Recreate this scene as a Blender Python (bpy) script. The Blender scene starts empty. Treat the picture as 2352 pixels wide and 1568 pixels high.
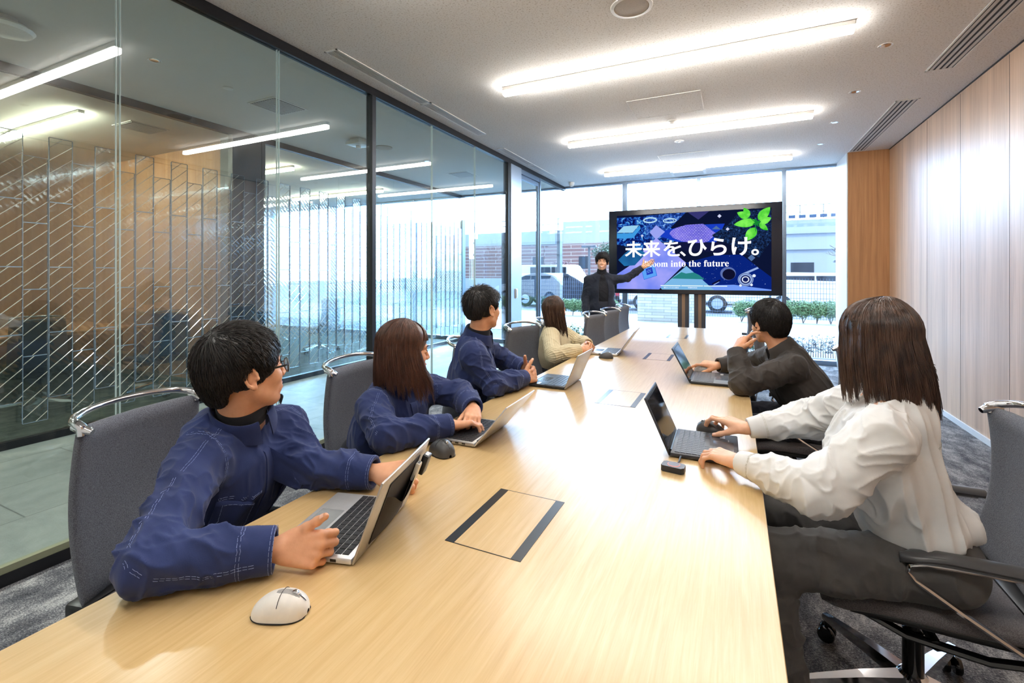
import bpy, bmesh, math, random
import numpy as np
from mathutils import Vector, Matrix, Euler
from mathutils.bvhtree import BVHTree

PI = math.pi
SC = bpy.context.scene
COL = SC.collection
rad = math.radians

# ------------------------------------------------------------------ camera
YAW = rad(25.4)
EYE = 1.36
cam_d = bpy.data.cameras.new('camera')
cam_d.sensor_fit = 'HORIZONTAL'
cam_d.sensor_width = 36.0
cam_d.lens = 36.0 * 1074.0 / 2352.0
cam_d.shift_y = (631.0 - 784.0) / 2352.0
cam_d.clip_start = 0.02
cam_d.clip_end = 400
cam = bpy.data.objects.new('camera', cam_d)
cam.location = (0, 0, EYE)
cam.rotation_euler = (PI / 2, 0, YAW)
COL.objects.link(cam)
SC.camera = cam

# ------------------------------------------------------------------ light and exposure
SC.view_settings.view_transform = 'Standard'
SC.view_settings.look = 'None'
SC.view_settings.gamma = 1.0
SC.view_settings.use_curve_mapping = False
SC.view_settings.exposure = 1.15
SC.render.use_compositing = False

SKY = 10.5
W = bpy.data.worlds.new('World')
SC.world = W
W.use_nodes = True
wn, wl = W.node_tree.nodes, W.node_tree.links
wn.clear()
wo = wn.new('ShaderNodeOutputWorld')
wb = wn.new('ShaderNodeBackground')
# hazy sky: brightest low over the street (+Y), dimmer overhead and behind the building
tc = wn.new('ShaderNodeTexCoord')
dt = wn.new('ShaderNodeVectorMath'); dt.operation = 'DOT_PRODUCT'
dt.inputs[1].default_value = (0.0, 0.92, 0.39)
cr = wn.new('ShaderNodeValToRGB'); st_ = wn.new('ShaderNodeValToRGB'); mu = wn.new('ShaderNodeMath')
wl.new(tc.outputs['Generated'], dt.inputs[0])
wl.new(dt.outputs['Value'], cr.inputs[0]); wl.new(dt.outputs['Value'], st_.inputs[0])
cr.color_ramp.elements[0].position = 0.2; cr.color_ramp.elements[0].color = (0.44, 0.66, 1.0, 1)
cr.color_ramp.elements[1].position = 0.9; cr.color_ramp.elements[1].color = (0.47, 0.70, 1.0, 1)
st_.color_ramp.elements[0].position = 0.25; st_.color_ramp.elements[0].color = (0.16, 0.16, 0.16, 1)
st_.color_ramp.elements[1].position = 0.85; st_.color_ramp.elements[1].color = (1, 1, 1, 1)
wl.new(st_.outputs[0], mu.inputs[0]); mu.operation = 'MULTIPLY'; mu.inputs[1].default_value = SKY
wl.new(cr.outputs[0], wb.inputs[0]); wl.new(mu.outputs[0], wb.inputs[1])
wl.new(wb.outputs[0], wo.inputs[0])

sun_d = bpy.data.lights.new('sun', 'SUN')
sun_d.energy = 0.7
sun_d.color = (1.0, 0.95, 0.88)
sun_d.angle = rad(3)
sun = bpy.data.objects.new('sun', sun_d)
sun.rotation_euler = (rad(38), rad(20), rad(-20))     # high sun behind the building: lights only the street
COL.objects.link(sun)
LAMP_W = 25.0                                          # strength of the ceiling lamps' diffusers

try:
    cy = SC.cycles
    cy.use_denoising = True
    cy.denoiser = 'OPENIMAGEDENOISE'
    cy.max_bounces = 12
    cy.diffuse_bounces = 4
    cy.glossy_bounces = 6
    cy.transmission_bounces = 10
    cy.transparent_max_bounces = 32
    cy.sample_clamp_indirect = 6.0
    cy.caustics_reflective = False
    cy.caustics_refractive = False
    cy.blur_glossy = 0.5
except Exception:
    pass

# ------------------------------------------------------------------ helpers
def lin(c):
    c = c / 255.0
    return c / 12.92 if c <= 0.04045 else ((c + 0.055) / 1.055) ** 2.4
def rgb(r, g, b):
    return (lin(r), lin(g), lin(b), 1.0)

class NT:
    """small wrapper for building node materials"""
    def __init__(s, name):
        s.m = bpy.data.materials.new(name); s.m.use_nodes = True
        s.t = s.m.node_tree; s.n = s.t.nodes; s.l = s.t.links
        s.b = s.n['Principled BSDF']; s.o = s.n['Material Output']
    def new(s, typ, **kw):
        nd = s.n.new('ShaderNode' + typ)
        for k, v in kw.items():
            if k.startswith('i_'):
                key = k[2:]
                key = int(key) if key.isdigit() else key.replace('_', ' ')
                s.set(nd.inputs[key], v)
            else:
                setattr(nd, k, v)
        return nd
    def set(s, inp, v):
        if isinstance(v, bpy.types.NodeSocket): s.l.new(v, inp)
        else: inp.default_value = v
    def coord(s, scale=(1, 1, 1), rot=(0, 0, 0), kind='Object', loc=(0, 0, 0)):
        tc = s.new('TexCoord'); mp = s.new('Mapping')
        s.l.new(tc.outputs[kind], mp.inputs[0])
        mp.inputs['Scale'].default_value = scale; mp.inputs['Rotation'].default_value = rot
        mp.inputs['Location'].default_value = loc
        return mp.outputs[0]
    def noise(s, vec, scale=5, detail=3, rough=0.5, dist=0.0):
        nd = s.new('TexNoise', i_Scale=scale, i_Detail=detail, i_Roughness=rough, i_Distortion=dist)
        s.l.new(vec, nd.inputs['Vector']); return nd.outputs['Fac']
    def ramp(s, fac, stops, interp='LINEAR'):
        nd = s.new('ValToRGB'); nd.color_ramp.interpolation = interp
        e = nd.color_ramp.elements
        while len(e) < len(stops): e.new(0.5)
        for i, (p, c) in enumerate(stops):
            e[i].position = p; e[i].color = c if len(c) == 4 else (*c, 1)
        s.l.new(fac, nd.inputs[0]); return nd.outputs[0]
    def mix(s, fac, a, b, mode='MIX'):
        nd = s.new('Mix', data_type='RGBA', blend_type=mode)
        s.set(nd.inputs[0], fac); s.set(nd.inputs[6], a); s.set(nd.inputs[7], b)
        return nd.outputs[2]
    def math(s, op, a, b=0.0, clamp=False):
        nd = s.new('Math', operation=op); nd.use_clamp = clamp
        s.set(nd.inputs[0], a); s.set(nd.inputs[1], b); return nd.outputs[0]
    def bump(s, h, strength=0.3, dist=0.01):
        nd = s.new('Bump', i_Strength=strength, i_Distance=dist)
        s.l.new(h, nd.inputs['Height']); return nd.outputs[0]
    def base(s, col, rough=0.5, metal=0.0, spec=0.5, **kw):
        s.set(s.b.inputs['Base Color'], col); s.set(s.b.inputs['Roughness'], rough)
        s.set(s.b.inputs['Metallic'], metal); s.set(s.b.inputs['Specular IOR Level'], spec)
        for k, v in kw.items(): s.set(s.b.inputs[k.replace('_', ' ')], v)
        return s.m

M = {}
def simple(name, col, rough=0.5, metal=0.0, spec=0.5, grain=0.04, gs=60, bump=0.0, **kw):
    """principled material with a slight procedural variation of colour and surface"""
    t = NT(name)
    v = t.coord()
    f = t.noise(v, gs, 4, 0.6)
    lo = tuple(max(0, c * (1 - grain)) for c in col[:3]) + (1,)
    hi = tuple(min(1, c * (1 + grain)) for c in col[:3]) + (1,)
    c = t.ramp(f, [(0.3, lo), (0.7, hi)])
    t.base(c, rough, metal, spec, **kw)
    if bump: t.set(t.b.inputs['Normal'], t.bump(f, bump, 0.002))
    M[name] = t.m
    return t.m

def emit(name, col, strength):
    t = NT(name); t.n.remove(t.b)
    e = t.new('Emission', i_Color=col, i_Strength=strength)
    t.l.new(e.outputs[0], t.o.inputs[0]); M[name] = t.m; return t.m

class MB:
    """collects geometry for one mesh object"""
    def __init__(s): s.v = []; s.f = []; s.sm = []
    def add(s, verts, faces, smooth=False):
        o = len(s.v)
        s.v += [tuple(p) for p in verts]
        s.f += [tuple(i + o for i in f) for f in faces]
        s.sm += [smooth] * len(faces)
        return s
    def box(s, x0, x1, y0, y1, z0, z1, mat=None):
        P = [(x, y, z) for z in (z0, z1) for y in (y0, y1) for x in (x0, x1)]
        if mat is not None: P = [mat @ Vector(p) for p in P]
        return s.add(P, [(0, 2, 3, 1), (4, 5, 7, 6), (0, 1, 5, 4), (2, 6, 7, 3), (0, 4, 6, 2), (1, 3, 7, 5)])
    def rbox(s, x0, x1, y0, y1, z0, z1, r=0.005, seg=2, mat=None, smooth=True):
        bm = bmesh.new()
        bmesh.ops.create_cube(bm, size=1)
        for v in bm.verts:
            v.co = Vector(((x0 + x1) / 2 + v.co.x * (x1 - x0), (y0 + y1) / 2 + v.co.y * (y1 - y0), (z0 + z1) / 2 + v.co.z * (z1 - z0)))
        bmesh.ops.bevel(bm, geom=bm.edges[:], offset=r, segments=seg, affect='EDGES', profile=0.5)
        return s.bm(bm, mat, smooth)
    def bm(s, bm, mat=None, smooth=False):
        bm.verts.index_update()
        P = [(mat @ v.co) if mat is not None else v.co.copy() for v in bm.verts]
        s.add(P, [[v.index for v in f.verts] for f in bm.faces], smooth)
        bm.free(); return s
    def tube(s, pts, r, n=8, caps=True, closed=False, flat=None):
        """tube along points, r a number or a list; flat=(a,b) gives an elliptic section"""
        pts = [Vector(p) for p in pts]; m = len(pts)
        rs = r if isinstance(r, (list, tuple)) else [r] * m
        V = []; up = None
        for i, p in enumerate(pts):
            a = pts[(i - 1) % m] if (i > 0 or closed) else p
            b = pts[(i + 1) % m] if (i < m - 1 or closed) else p
            d = (b - a).normalized() if (b - a).length > 1e-9 else Vector((0, 0, 1))
            if up is None:
                up = Vector((0, 0, 1)) if abs(d.z) < 0.9 else Vector((1, 0, 0))
            side = d.cross(up)
            if side.length < 1e-6: side = d.orthogonal()
            side.normalize(); u = side.cross(d).normalized(); up = u
            fa, fb = flat if flat else (1, 1)
            for k in range(n):
                t = 2 * PI * k / n
                V.append(p + side * (math.cos(t) * rs[i] * fa) + u * (math.sin(t) * rs[i] * fb))
        F = []
        for i in range(m if closed else m - 1):
            j = (i + 1) % m
            for k in range(n):
                k2 = (k + 1) % n
                F.append((i * n + k, j * n + k, j * n + k2, i * n + k2))
        if caps and not closed:
            F.append(tuple(range(n))); F.append(tuple((m - 1) * n + k for k in reversed(range(n))))
        return s.add(V, F, True)
    def lathe(s, prof, n=24, c=(0, 0, 0), axis='Z', caps=True):
        V = []; c = Vector(c)
        for r, z in prof:
            for k in range(n):
                t = 2 * PI * k / n; a, b = r * math.cos(t), r * math.sin(t)
                V.append(c + (Vector((a, b, z)) if axis == 'Z' else Vector((z, a, b)) if axis == 'X' else Vector((b, z, a))))
        F = [(i * n + k, i * n + (k + 1) % n, (i + 1) * n + (k + 1) % n, (i + 1) * n + k) for i in range(len(prof) - 1) for k in range(n)]
        if caps:
            F.append(tuple(reversed(range(n)))); F.append(tuple((len(prof) - 1) * n + k for k in range(n)))
        return s.add(V, F, True)
    def prism(s, poly, z0, z1, mat=None, smooth=False):
        n = len(poly)
        V = [Vector((x, y, z0)) for x, y in poly] + [Vector((x, y, z1)) for x, y in poly]
        if mat is not None: V = [mat @ p for p in V]
        F = [tuple(reversed(range(n))), tuple(range(n, 2 * n))] + [(i, (i + 1) % n, n + (i + 1) % n, n + i) for i in range(n)]
        return s.add(V, F, smooth)
    def grid(s, fn, nu, nv, smooth=True, closed_u=False):
        V = [fn(i / (nu if closed_u else nu - 1), j / (nv - 1)) for j in range(nv) for i in range(nu)]
        F = []
        for j in range(nv - 1):
            for i in range(nu if closed_u else nu - 1):
                i2 = (i + 1) % nu
                F.append((j * nu + i, j * nu + i2, (j + 1) * nu + i2, (j + 1) * nu + i))
        return s.add(V, F, smooth)

def put(name, mb, mat, parent=None, loc=None, angle=40):
    me = bpy.data.meshes.new(name)
    me.from_pydata([tuple(v) for v in mb.v], [], mb.f)
    me.polygons.foreach_set('use_smooth', mb.sm)
    me.update()
    o = bpy.data.objects.new(name, me)
    COL.objects.link(o)
    if mat is not None: me.materials.append(mat)
    if parent is not None: o.parent = parent
    if loc is not None: o.location = loc
    if any(mb.sm) and angle:
        try: me.set_sharp_from_angle(angle=rad(angle))
        except Exception: pass
    return o

def tag(o, label, cat, group=None, kind=None):
    o['label'] = label; o['category'] = cat
    if group: o['group'] = group
    if kind: o['kind'] = kind
    return o
def thing(name, label, cat, loc=(0, 0, 0), rotz=0.0, group=None):
    o = bpy.data.objects.new(name, None); COL.objects.link(o)
    o.empty_display_size = 0.1
    o.location = loc; o.rotation_euler = (0, 0, rotz)
    return tag(o, label, cat, group)
def struct(name, mb, mat, parent=None):
    o = put(name, mb, mat, parent)
    if parent is None: o['kind'] = 'structure'
    return o
def dup(root, loc, rotz, label=None, group=None):
    r = root.copy(); COL.objects.link(r)
    r.location = loc; r.rotation_euler = (0, 0, rotz)
    if label: r['label'] = label
    if group: r['group'] = group
    for ch in list(root.children):
        c = ch.copy(); COL.objects.link(c); c.parent = r
        for g in list(ch.children):
            d = g.copy(); COL.objects.link(d); d.parent = c
    return r

# ================================================================== materials of the room
def m_glass(name, tint, f0=0.05, rough=0.0):
    t = NT(name); t.n.remove(t.b)
    lw = t.new('LayerWeight', i_Blend=0.5)
    p = t.math('POWER', lw.outputs['Facing'], 5.0)
    f = t.math('MULTIPLY_ADD', p, 1.0 - f0); t.n[-1].inputs[2].default_value = f0
    tr = t.new('BsdfTransparent', i_Color=tint)
    gl = t.new('BsdfGlossy', i_Color=(1, 1, 1, 1), i_Roughness=rough)
    mx = t.new('MixShader')
    t.l.new(f, mx.inputs[0]); t.l.new(tr.outputs[0], mx.inputs[1]); t.l.new(gl.outputs[0], mx.inputs[2])
    t.l.new(mx.outputs[0], t.o.inputs[0]); M[name] = t.m; return t.m
m_glass('partition_glass', (0.90, 0.96, 0.965, 1), 0.07)
m_glass('window_glass', (0.97, 0.99, 1.0, 1), 0.04)
m_glass('lens', (0.97, 0.97, 0.97, 1), 0.05)

def m_acrylic():
    t = NT('acrylic'); t.n.remove(t.b)
    v = t.coord(rot=(rad(45), 0, 0))
    w = t.new('TexWave', wave_type='BANDS', bands_direction='Z', wave_profile='TRI', i_Scale=8.5, i_Distortion=1.2, i_Detail=1.0)
    t.l.new(v, w.inputs['Vector'])
    b = t.bump(w.outputs['Fac'], 0.35, 0.004)
    g = t.new('BsdfGlass', i_Color=(0.97, 0.99, 1.0, 1), i_Roughness=0.05, i_IOR=1.3)
    t.l.new(b, g.inputs['Normal'])
    tr = t.new('BsdfTransparent', i_Color=(0.97, 0.99, 1, 1))
    mx = t.new('MixShader', i_0=0.6)
    t.l.new(tr.outputs[0], mx.inputs[1]); t.l.new(g.outputs[0], mx.inputs[2])
    t.l.new(mx.outputs[0], t.o.inputs[0]); M['acrylic'] = t.m
m_acrylic()
def m_acrylic_rib(name, col, tr):
    t = NT(name)
    t.base(t.ramp(t.noise(t.coord(), 30, 2), [(0.3, tuple(c * 0.8 for c in col[:3]) + (1,)), (0.7, col)]), 0.12, 0, 0.8, Transmission_Weight=tr, IOR=1.49)
    M[name] = t.m
m_acrylic_rib('acrylic_edge', rgb(160, 180, 200), 0.5)
m_acrylic_rib('acrylic_rib', rgb(235, 230, 215), 0.55)  # cream tint paints in the highlights along the clear diagonal ribs

def m_ceiling():
    t = NT('ceiling_board')
    v = t.coord()
    f = t.noise(v, 90, 3, 0.7)
    f2 = t.noise(v, 1.5, 2)
    c = t.ramp(f, [(0.36, rgb(190, 182, 174)), (0.44, rgb(222, 218, 214)), (0.7, rgb(228, 225, 222))])
    t.base(c, 0.9, 0, 0.2)
    t.set(t.b.inputs['Normal'], t.bump(f, 0.3, 0.003))
    M['ceiling'] = t.m
m_ceiling()
simple('ceiling_plain', rgb(214, 210, 204), 0.9, grain=0.015, gs=4)
simple('wall_paint', rgb(214, 212, 207), 0.85, grain=0.02, gs=3)

def m_wood_wall(name, base, hi, lo, rough, coat=0.0):
    t = NT(name)
    v = t.coord(scale=(1, 1, 0.035))
    f = t.noise(v, 26, 5, 0.62, 0.6)
    v2 = t.coord(scale=(1, 1, 0.02))
    f2 = t.noise(v2, 5.5, 3, 0.5)
    c1 = t.ramp(f, [(0.25, lo), (0.5, base), (0.75, hi)])
    c2 = t.ramp(f2, [(0.35, (0.72, 0.68, 0.64, 1)), (0.55, (1, 1, 1, 1)), (0.7, (1.0, 0.95, 0.88, 1))])
    c = t.mix(0.75, c1, c2, 'MULTIPLY')
    t.base(c, rough, 0, 0.6, Coat_Weight=coat, Coat_Roughness=0.42)
    t.set(t.b.inputs['Normal'], t.bump(f, 0.04, 0.001))
    M[name] = t.m
m_wood_wall('wall_wood', rgb(196, 160, 128), rgb(212, 178, 148), rgb(170, 132, 102), 0.45, 0.75)
m_wood_wall('wall_wood_warm', rgb(190, 138, 92), rgb(206, 156, 108), rgb(166, 116, 74), 0.5)

def m_table():
    t = NT('table_wood')
    v = t.coord(scale=(9, 0.45, 1))
    f = t.noise(v, 9, 6, 0.6, 0.5)
    v2 = t.coord(scale=(60, 1.6, 1))
    f2 = t.noise(v2, 6, 3, 0.6)
    c1 = t.ramp(f, [(0.25, rgb(200, 166, 112)), (0.5, rgb(210, 178, 126)), (0.75, rgb(217, 188, 138))])
    c2 = t.ramp(f2, [(0.3, (0.93, 0.90, 0.84, 1)), (0.55, (1, 1, 1, 1))])
    c = t.mix(0.7, c1, c2, 'MULTIPLY')
    t.base(c, 0.3, 0, 0.5, Coat_Weight=0.7, Coat_Roughness=0.24)
    t.set(t.b.inputs['Normal'], t.bump(f2, 0.03, 0.001))
    M['table_wood'] = t.m
m_table()

def m_carpet(name, dark, mid, light, scale=1.0):
    t = NT(name)
    v = t.coord()
    vs = t.coord(scale=(1, 0.5, 1))
    big = t.noise(vs, 6.5 * scale, 6, 0.78, 0.2)
    fine = t.noise(v, 170, 3, 0.7)
    fib = t.noise(t.coord(scale=(1, 3, 1)), 70, 3, 0.6)
    s = t.math('ADD', t.math('MULTIPLY', big, 0.75), t.math('MULTIPLY', fine, 0.55))
    s = t.math('ADD', s, t.math('MULTIPLY', fib, 0.3))
    c = t.ramp(s, [(0.62, dark), (0.78, mid), (0.94, light)])
    t.base(c, 0.95, 0, 0.15)
    t.set(t.b.inputs['Normal'], t.bump(fine, 0.8, 0.006))
    M[name] = t.m
m_carpet('carpet', rgb(44, 45, 50), rgb(96, 96, 100), rgb(168, 166, 164))
m_carpet('carpet_dark', rgb(30, 36, 34), rgb(62, 70, 64), rgb(100, 106, 92), 1.6)

def m_tile():
    t = NT('stone_tile')
    v = t.coord()
    f = t.noise(v, 2.2, 6, 0.65, 0.8)
    br = t.new('TexBrick', offset=0.5, i_Scale=1.0, i_Mortar_Size=0.004, i_Brick_Width=1.2, i_Row_Height=0.6)
    t.l.new(t.coord(rot=(0, 0, PI / 2)), br.inputs['Vector'])
    br.inputs['Color1'].default_value = (1, 1, 1, 1); br.inputs['Color2'].default_value = (0.93, 0.93, 0.93, 1)
    br.inputs['Mortar'].default_value = (0.45, 0.45, 0.45, 1)
    c = t.ramp(f, [(0.3, rgb(96, 102, 98)), (0.55, rgb(120, 125, 119)), (0.75, rgb(138, 142, 134))])
    c = t.mix(1.0, c, br.outputs['Color'], 'MULTIPLY')
    t.base(c, 0.38, 0, 0.5)
    M['stone_tile'] = t.m
m_tile()
simple('black_metal', rgb(38, 38, 41), 0.4, 0.6, grain=0.05)
simple('dark_frame', rgb(58, 60, 64), 0.4, 0.7)
simple('aluminium', rgb(168, 178, 190), 0.32, 0.85)
simple('window_frame', rgb(120, 134, 150), 0.35, 0.8)
simple('chrome', rgb(215, 215, 218), 0.08, 1.0, grain=0.01)
simple('black_plastic', rgb(24, 24, 27), 0.38)
simple('gloss_black', rgb(10, 10, 13), 0.12)
simple('white_plastic', rgb(225, 224, 220), 0.4)
simple('white_metal', rgb(222, 219, 214), 0.45)
simple('vent_dark', rgb(40, 40, 42), 0.7)
simple('vent_metal', rgb(196, 192, 188), 0.5)
simple('speaker_mesh', rgb(176, 164, 150), 0.7, gs=400, grain=0.2)
emit('lamp_glow', (1.0, 0.97, 0.92, 1), LAMP_W)
emit('lamp_glow_warm', (1.0, 0.88, 0.66, 1), LAMP_W * 1.5)
simple('base_green', rgb(120, 122, 98), 0.5)

# ================================================================== the shell
CEIL = 3.01
GX, FX, RX, WY, BY = -2.9, -5.13, 1.84, 8.4, -1.7      # near glass, far glass, right wall, window wall, back wall
struct('floor', MB().box(GX, RX + 0.1, BY, WY, -0.12, 0), M['carpet'])
struct('floor_corridor', MB().box(FX, GX, BY, WY, -0.12, -0.001), M['stone_tile'])
struct('floor_far_rooms', MB().box(-11.0, FX, BY, WY, -0.12, 0), M['carpet_dark'])
struct('ceiling', MB().box(GX - 0.02, RX + 0.2, BY, WY + 0.15, CEIL, CEIL + 0.3), M['ceiling'])
struct('ceiling_corridor', MB().box(-11.1, GX - 0.02, BY, WY + 0.15, CEIL, CEIL + 0.3), M['ceiling_plain'])
struct('wall_right', MB().box(RX, RX + 0.2, BY, WY + 0.15, 0, CEIL), M['wall_wood'])
mb = MB()
for y in (6.33, 5.53, 4.7, 3.86, 3.02, 2.18, 1.34, 0.5): mb.box(RX - 0.0012, RX + 0.01, y - 0.0015, y + 0.0015, 0.05, CEIL - 0.02)
struct('trim_1', mb, M['dark_frame'])
struct('baseboard_right', MB().box(RX - 0.012, RX + 0.005, BY, 7.65, 0, 0.05), simple('skirting', rgb(196, 196, 196), 0.5))
struct('trim_2', MB().box(RX - 0.006, RX + 0.01, BY, 7.65, CEIL - 0.012, CEIL - 0.001), M['black_metal'])
struct('wall_right_pier', MB().box(1.39, RX + 0.05, 7.65, WY + 0.1, 0, CEIL), M['wall_wood_warm'])
struct('trim_3', MB().box(1.378, 1.39, 7.66, WY, 0, CEIL), simple('pier_side', rgb(205, 210, 214), 0.4))
struct('wall_back', MB().box(-11.1, RX + 0.2, BY - 0.2, BY, 0, CEIL), M['wall_paint'])
struct('wall_left', MB().box(-11.1, -10.9, BY, WY, 0, CEIL), M['wall_wood_warm'])
struct('wall_far_room', MB().box(-10.9, -5.62, 3.72, 3.86, 0, CEIL), M['wall_wood_warm'])
struct('wall_far_column', MB().box(-5.62, -5.28, 3.6, 3.95, 0, CEIL), simple('column_grey', rgb(66, 72, 78), 0.5))

# near glass partition: panes, joints, rails, post and door
wi = [0]
def pane(x0, x1, y0, y1, z0, z1, mat):
    wi[0] += 1
    return struct('window_%d' % wi[0], MB().box(x0, x1, y0, y1, z0, z1), mat)
ti = [3]
def trim(mb, mat):
    ti[0] += 1
    return struct('trim_%d' % ti[0], mb, mat)
ys = [BY + 0.01, -0.52, 0.40, 1.32, 2.265, 3.18]
for a, b in zip(ys[:-1], ys[1:]): pane(GX - 0.006, GX + 0.006, a, b - 0.004, 0.07, CEIL - 0.07, M['partition_glass'])
ys = [3.225, 4.12, 5.03, 5.93]
for a, b in zip(ys[:-1], ys[1:]): pane(GX - 0.006, GX + 0.006, a, b - 0.004, 0.07, CEIL - 0.07, M['partition_glass'])
pane(GX - 0.006, GX + 0.006, 7.14, 8.33, 0.07, CEIL - 0.07, M['partition_glass'])
mb = MB()
for y in (-0.52, 0.40, 1.32, 2.265, 4.12, 5.03):
    for s in (-1, 1): mb.box(GX - 0.007, GX + 0.007, y + s * 0.009 - 0.0006, y + s * 0.009 + 0.0006, 0.07, CEIL - 0.07)
trim(mb, simple('joint_seal', rgb(200, 214, 214), 0.2))
trim(MB().box(GX - 0.03, GX + 0.03, BY, WY, CEIL - 0.07, CEIL - 0.001), M['black_metal'])
mb = MB().box(GX - 0.028, GX + 0.028, BY, 6.35, 0, 0.055); mb.box(GX - 0.028, GX + 0.028, 7.1, WY, 0, 0.055)
trim(mb, M['black_metal'])
mb = MB().box(GX - 0.012, GX + 0.022, BY, 5.93, 0.055, 0.085)
trim(mb, M['base_green'])
trim(MB().box(GX - 0.035, GX + 0.035, 3.18, 3.225, 0.055, CEIL - 0.07), M['dark_frame'])
trim(MB().box(GX - 0.05, GX + 0.03, 5.93, 5.985, 0.0, CEIL - 0.07), M['dark_frame'])
mb = MB().box(GX - 0.045, GX + 0.045, 5.985, 6.34, 0.0, CEIL - 0.07)
pan = trim(mb, M['aluminium'])
d = MB()
d.box(GX - 0.02, GX + 0.02, 6.36, 6.40, 0.01, 2.86); d.box(GX - 0.02, GX + 0.02, 7.055, 7.095, 0.01, 2.86)
d.box(GX - 0.02, GX + 0.02, 6.40, 7.055, 2.80, 2.86); d.box(GX - 0.02, GX + 0.02, 6.40, 7.055, 0.01, 0.09)
door = struct('door_1', d, M['window_frame'])
pane(GX - 0.005, GX + 0.005, 6.40, 7.055, 0.09, 2.80, M['partition_glass'])
h = MB().lathe([(0.027, 0), (0.027, 0.012), (0.010, 0.014), (0.010, 0.05)], 20, (GX + 0.02, 6.385, 1.0), 'X')
h.tube([(GX + 0.066, 6.385, 1.0), (GX + 0.07, 6.42, 1.002), (GX + 0.07, 6.52, 0.99)], [0.011, 0.010, 0.008], 10)
h.box(GX + 0.02, GX + 0.03, 6.366, 6.396, 1.09, 1.12)
put('door_handle', h, M['black_plastic'], door)
trim(MB().box(GX - 0.03, GX + 0.03, 6.34, 7.14, 2.87, CEIL - 0.07), M['window_frame'])
trim(MB().box(GX - 0.035, GX + 0.035, 7.10, 7.14, 0.0, CEIL - 0.07), M['window_frame'])
o = put('card_reader', MB().rbox(GX + 0.045, GX + 0.06, 6.11, 6.18, 1.02, 1.16, 0.004), M['white_plastic'])
tag(o, 'small wall reader on the aluminium door jamb', 'card reader')
put('slot', MB().box(GX + 0.058, GX + 0.062, 6.115, 6.13, 1.03, 1.15), M['black_plastic'], o)

# far glass partition
fy = [BY + 0.01, -0.2, 1.0, 2.2, 3.45]
for a, b in zip(fy[:-1], fy[1:]): pane(FX - 0.006, FX + 0.006, a, b - 0.004, 0.06, CEIL - 0.07, M['partition_glass'])
fy = [3.8, 5.0, 6.2, 7.4, 8.33]
for a, b in zip(fy[:-1], fy[1:]): pane(FX - 0.006, FX + 0.006, a, b - 0.004, 0.06, CEIL - 0.07, M['partition_glass'])
trim(MB().box(FX - 0.03, FX + 0.03, BY, WY, CEIL - 0.07, CEIL - 0.001), M['black_metal'])
trim(MB().box(FX - 0.03, FX + 0.03, BY, WY, 0, 0.06), M['black_metal'])
mb = MB().box(FX - 0.04, FX + 0.04, 3.40, 3.45, 0.06, CEIL - 0.07); mb.box(FX - 0.04, FX + 0.04, 3.76, 3.80, 0.06, CEIL - 0.07)
mb.box(FX - 0.035, FX + 0.035, 3.45, 3.76, 0.06, CEIL - 0.07)
trim(mb, M['dark_frame'])

# window wall: mullions every 1.23 m
xs = [1.39, 0.70, -0.53, -1.76, -2.99, -4.16, -5.13, -6.36, -7.6, -8.8, -10.9]
for a, b in zip(xs[:-1], xs[1:]): pane(b + 0.02, a - 0.02, WY - 0.006, WY + 0.006, 0.07, CEIL - 0.02, M['window_glass'])
for i, x in enumerate(xs[1:]):
    mb = MB().box(x - 0.03, x + 0.03, WY - 0.06, WY + 0.06, 0.0, CEIL)
    if i in (2,): mb.box(x + 0.028, x + 0.05, WY - 0.03, WY + 0.03, 0.0, CEIL)
    trim(mb, M['window_frame'])
mb = MB().box(-10.9, 1.39, WY - 0.05, WY + 0.05, CEIL - 0.03, CEIL - 0.001)
mb.box(-10.9, 1.39, WY - 0.05, WY + 0.05, 0.0, 0.07)
trim(mb, M['window_frame'])

# ================================================================== ceiling fixtures
def lamp(x0, x1, y, label, group, glow='lamp_glow', first=[None]):
    t = thing('ceiling_lamp', label, 'ceiling lamp', ((x0 + x1) / 2, y, CEIL), 0, group)
    L = (x1 - x0) / 2
    put('housing', MB().rbox(-L, L, -0.026, 0.026, -0.032, 0.0, 0.003, 1), M['white_metal'], t)
    put('diffuser', MB().rbox(-L + 0.004, L - 0.004, -0.0245, 0.0245, -0.076, -0.032, 0.008, 2), M[glow], t)
    return t
G1 = 'linear lamps of the meeting room'
lamp(-1.84, 0.71, 3.7, 'long linear lamp on the ceiling nearest the camera, before the blank hatch', G1)
lamp(-1.86, 0.72, 5.55, 'middle of the three linear lamps, beside the smoke sensor', G1)
lamp(-1.88, 0.72, 7.42, 'linear lamp closest to the windows, above the big screen', G1)
lamp(-1.84, 0.71, 1.80, 'linear lamp over the near end of the table, seen mirrored in the glass wall', G1)
lamp(-1.84, 0.71, -0.1, 'linear lamp behind the photographer on the meeting room ceiling', G1)
G2 = 'linear lamps of the rooms beyond the corridor'
lamp(-8.4, -5.9, 2.38, 'linear lamp in the wood panelled room beyond the corridor', G2, 'lamp_glow_warm')
lamp(-8.4, -5.9, 0.45, 'linear lamp at the near side of the wood panelled room', G2, 'lamp_glow_warm')
lamp(-8.5, -6.0, 4.95, 'linear lamp just behind the far column beyond the corridor', G2, 'lamp_glow_warm')
lamp(-8.5, -6.05, 7.0, 'linear lamp near the windows in the room beyond the corridor', G2, 'lamp_glow_warm')

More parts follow.
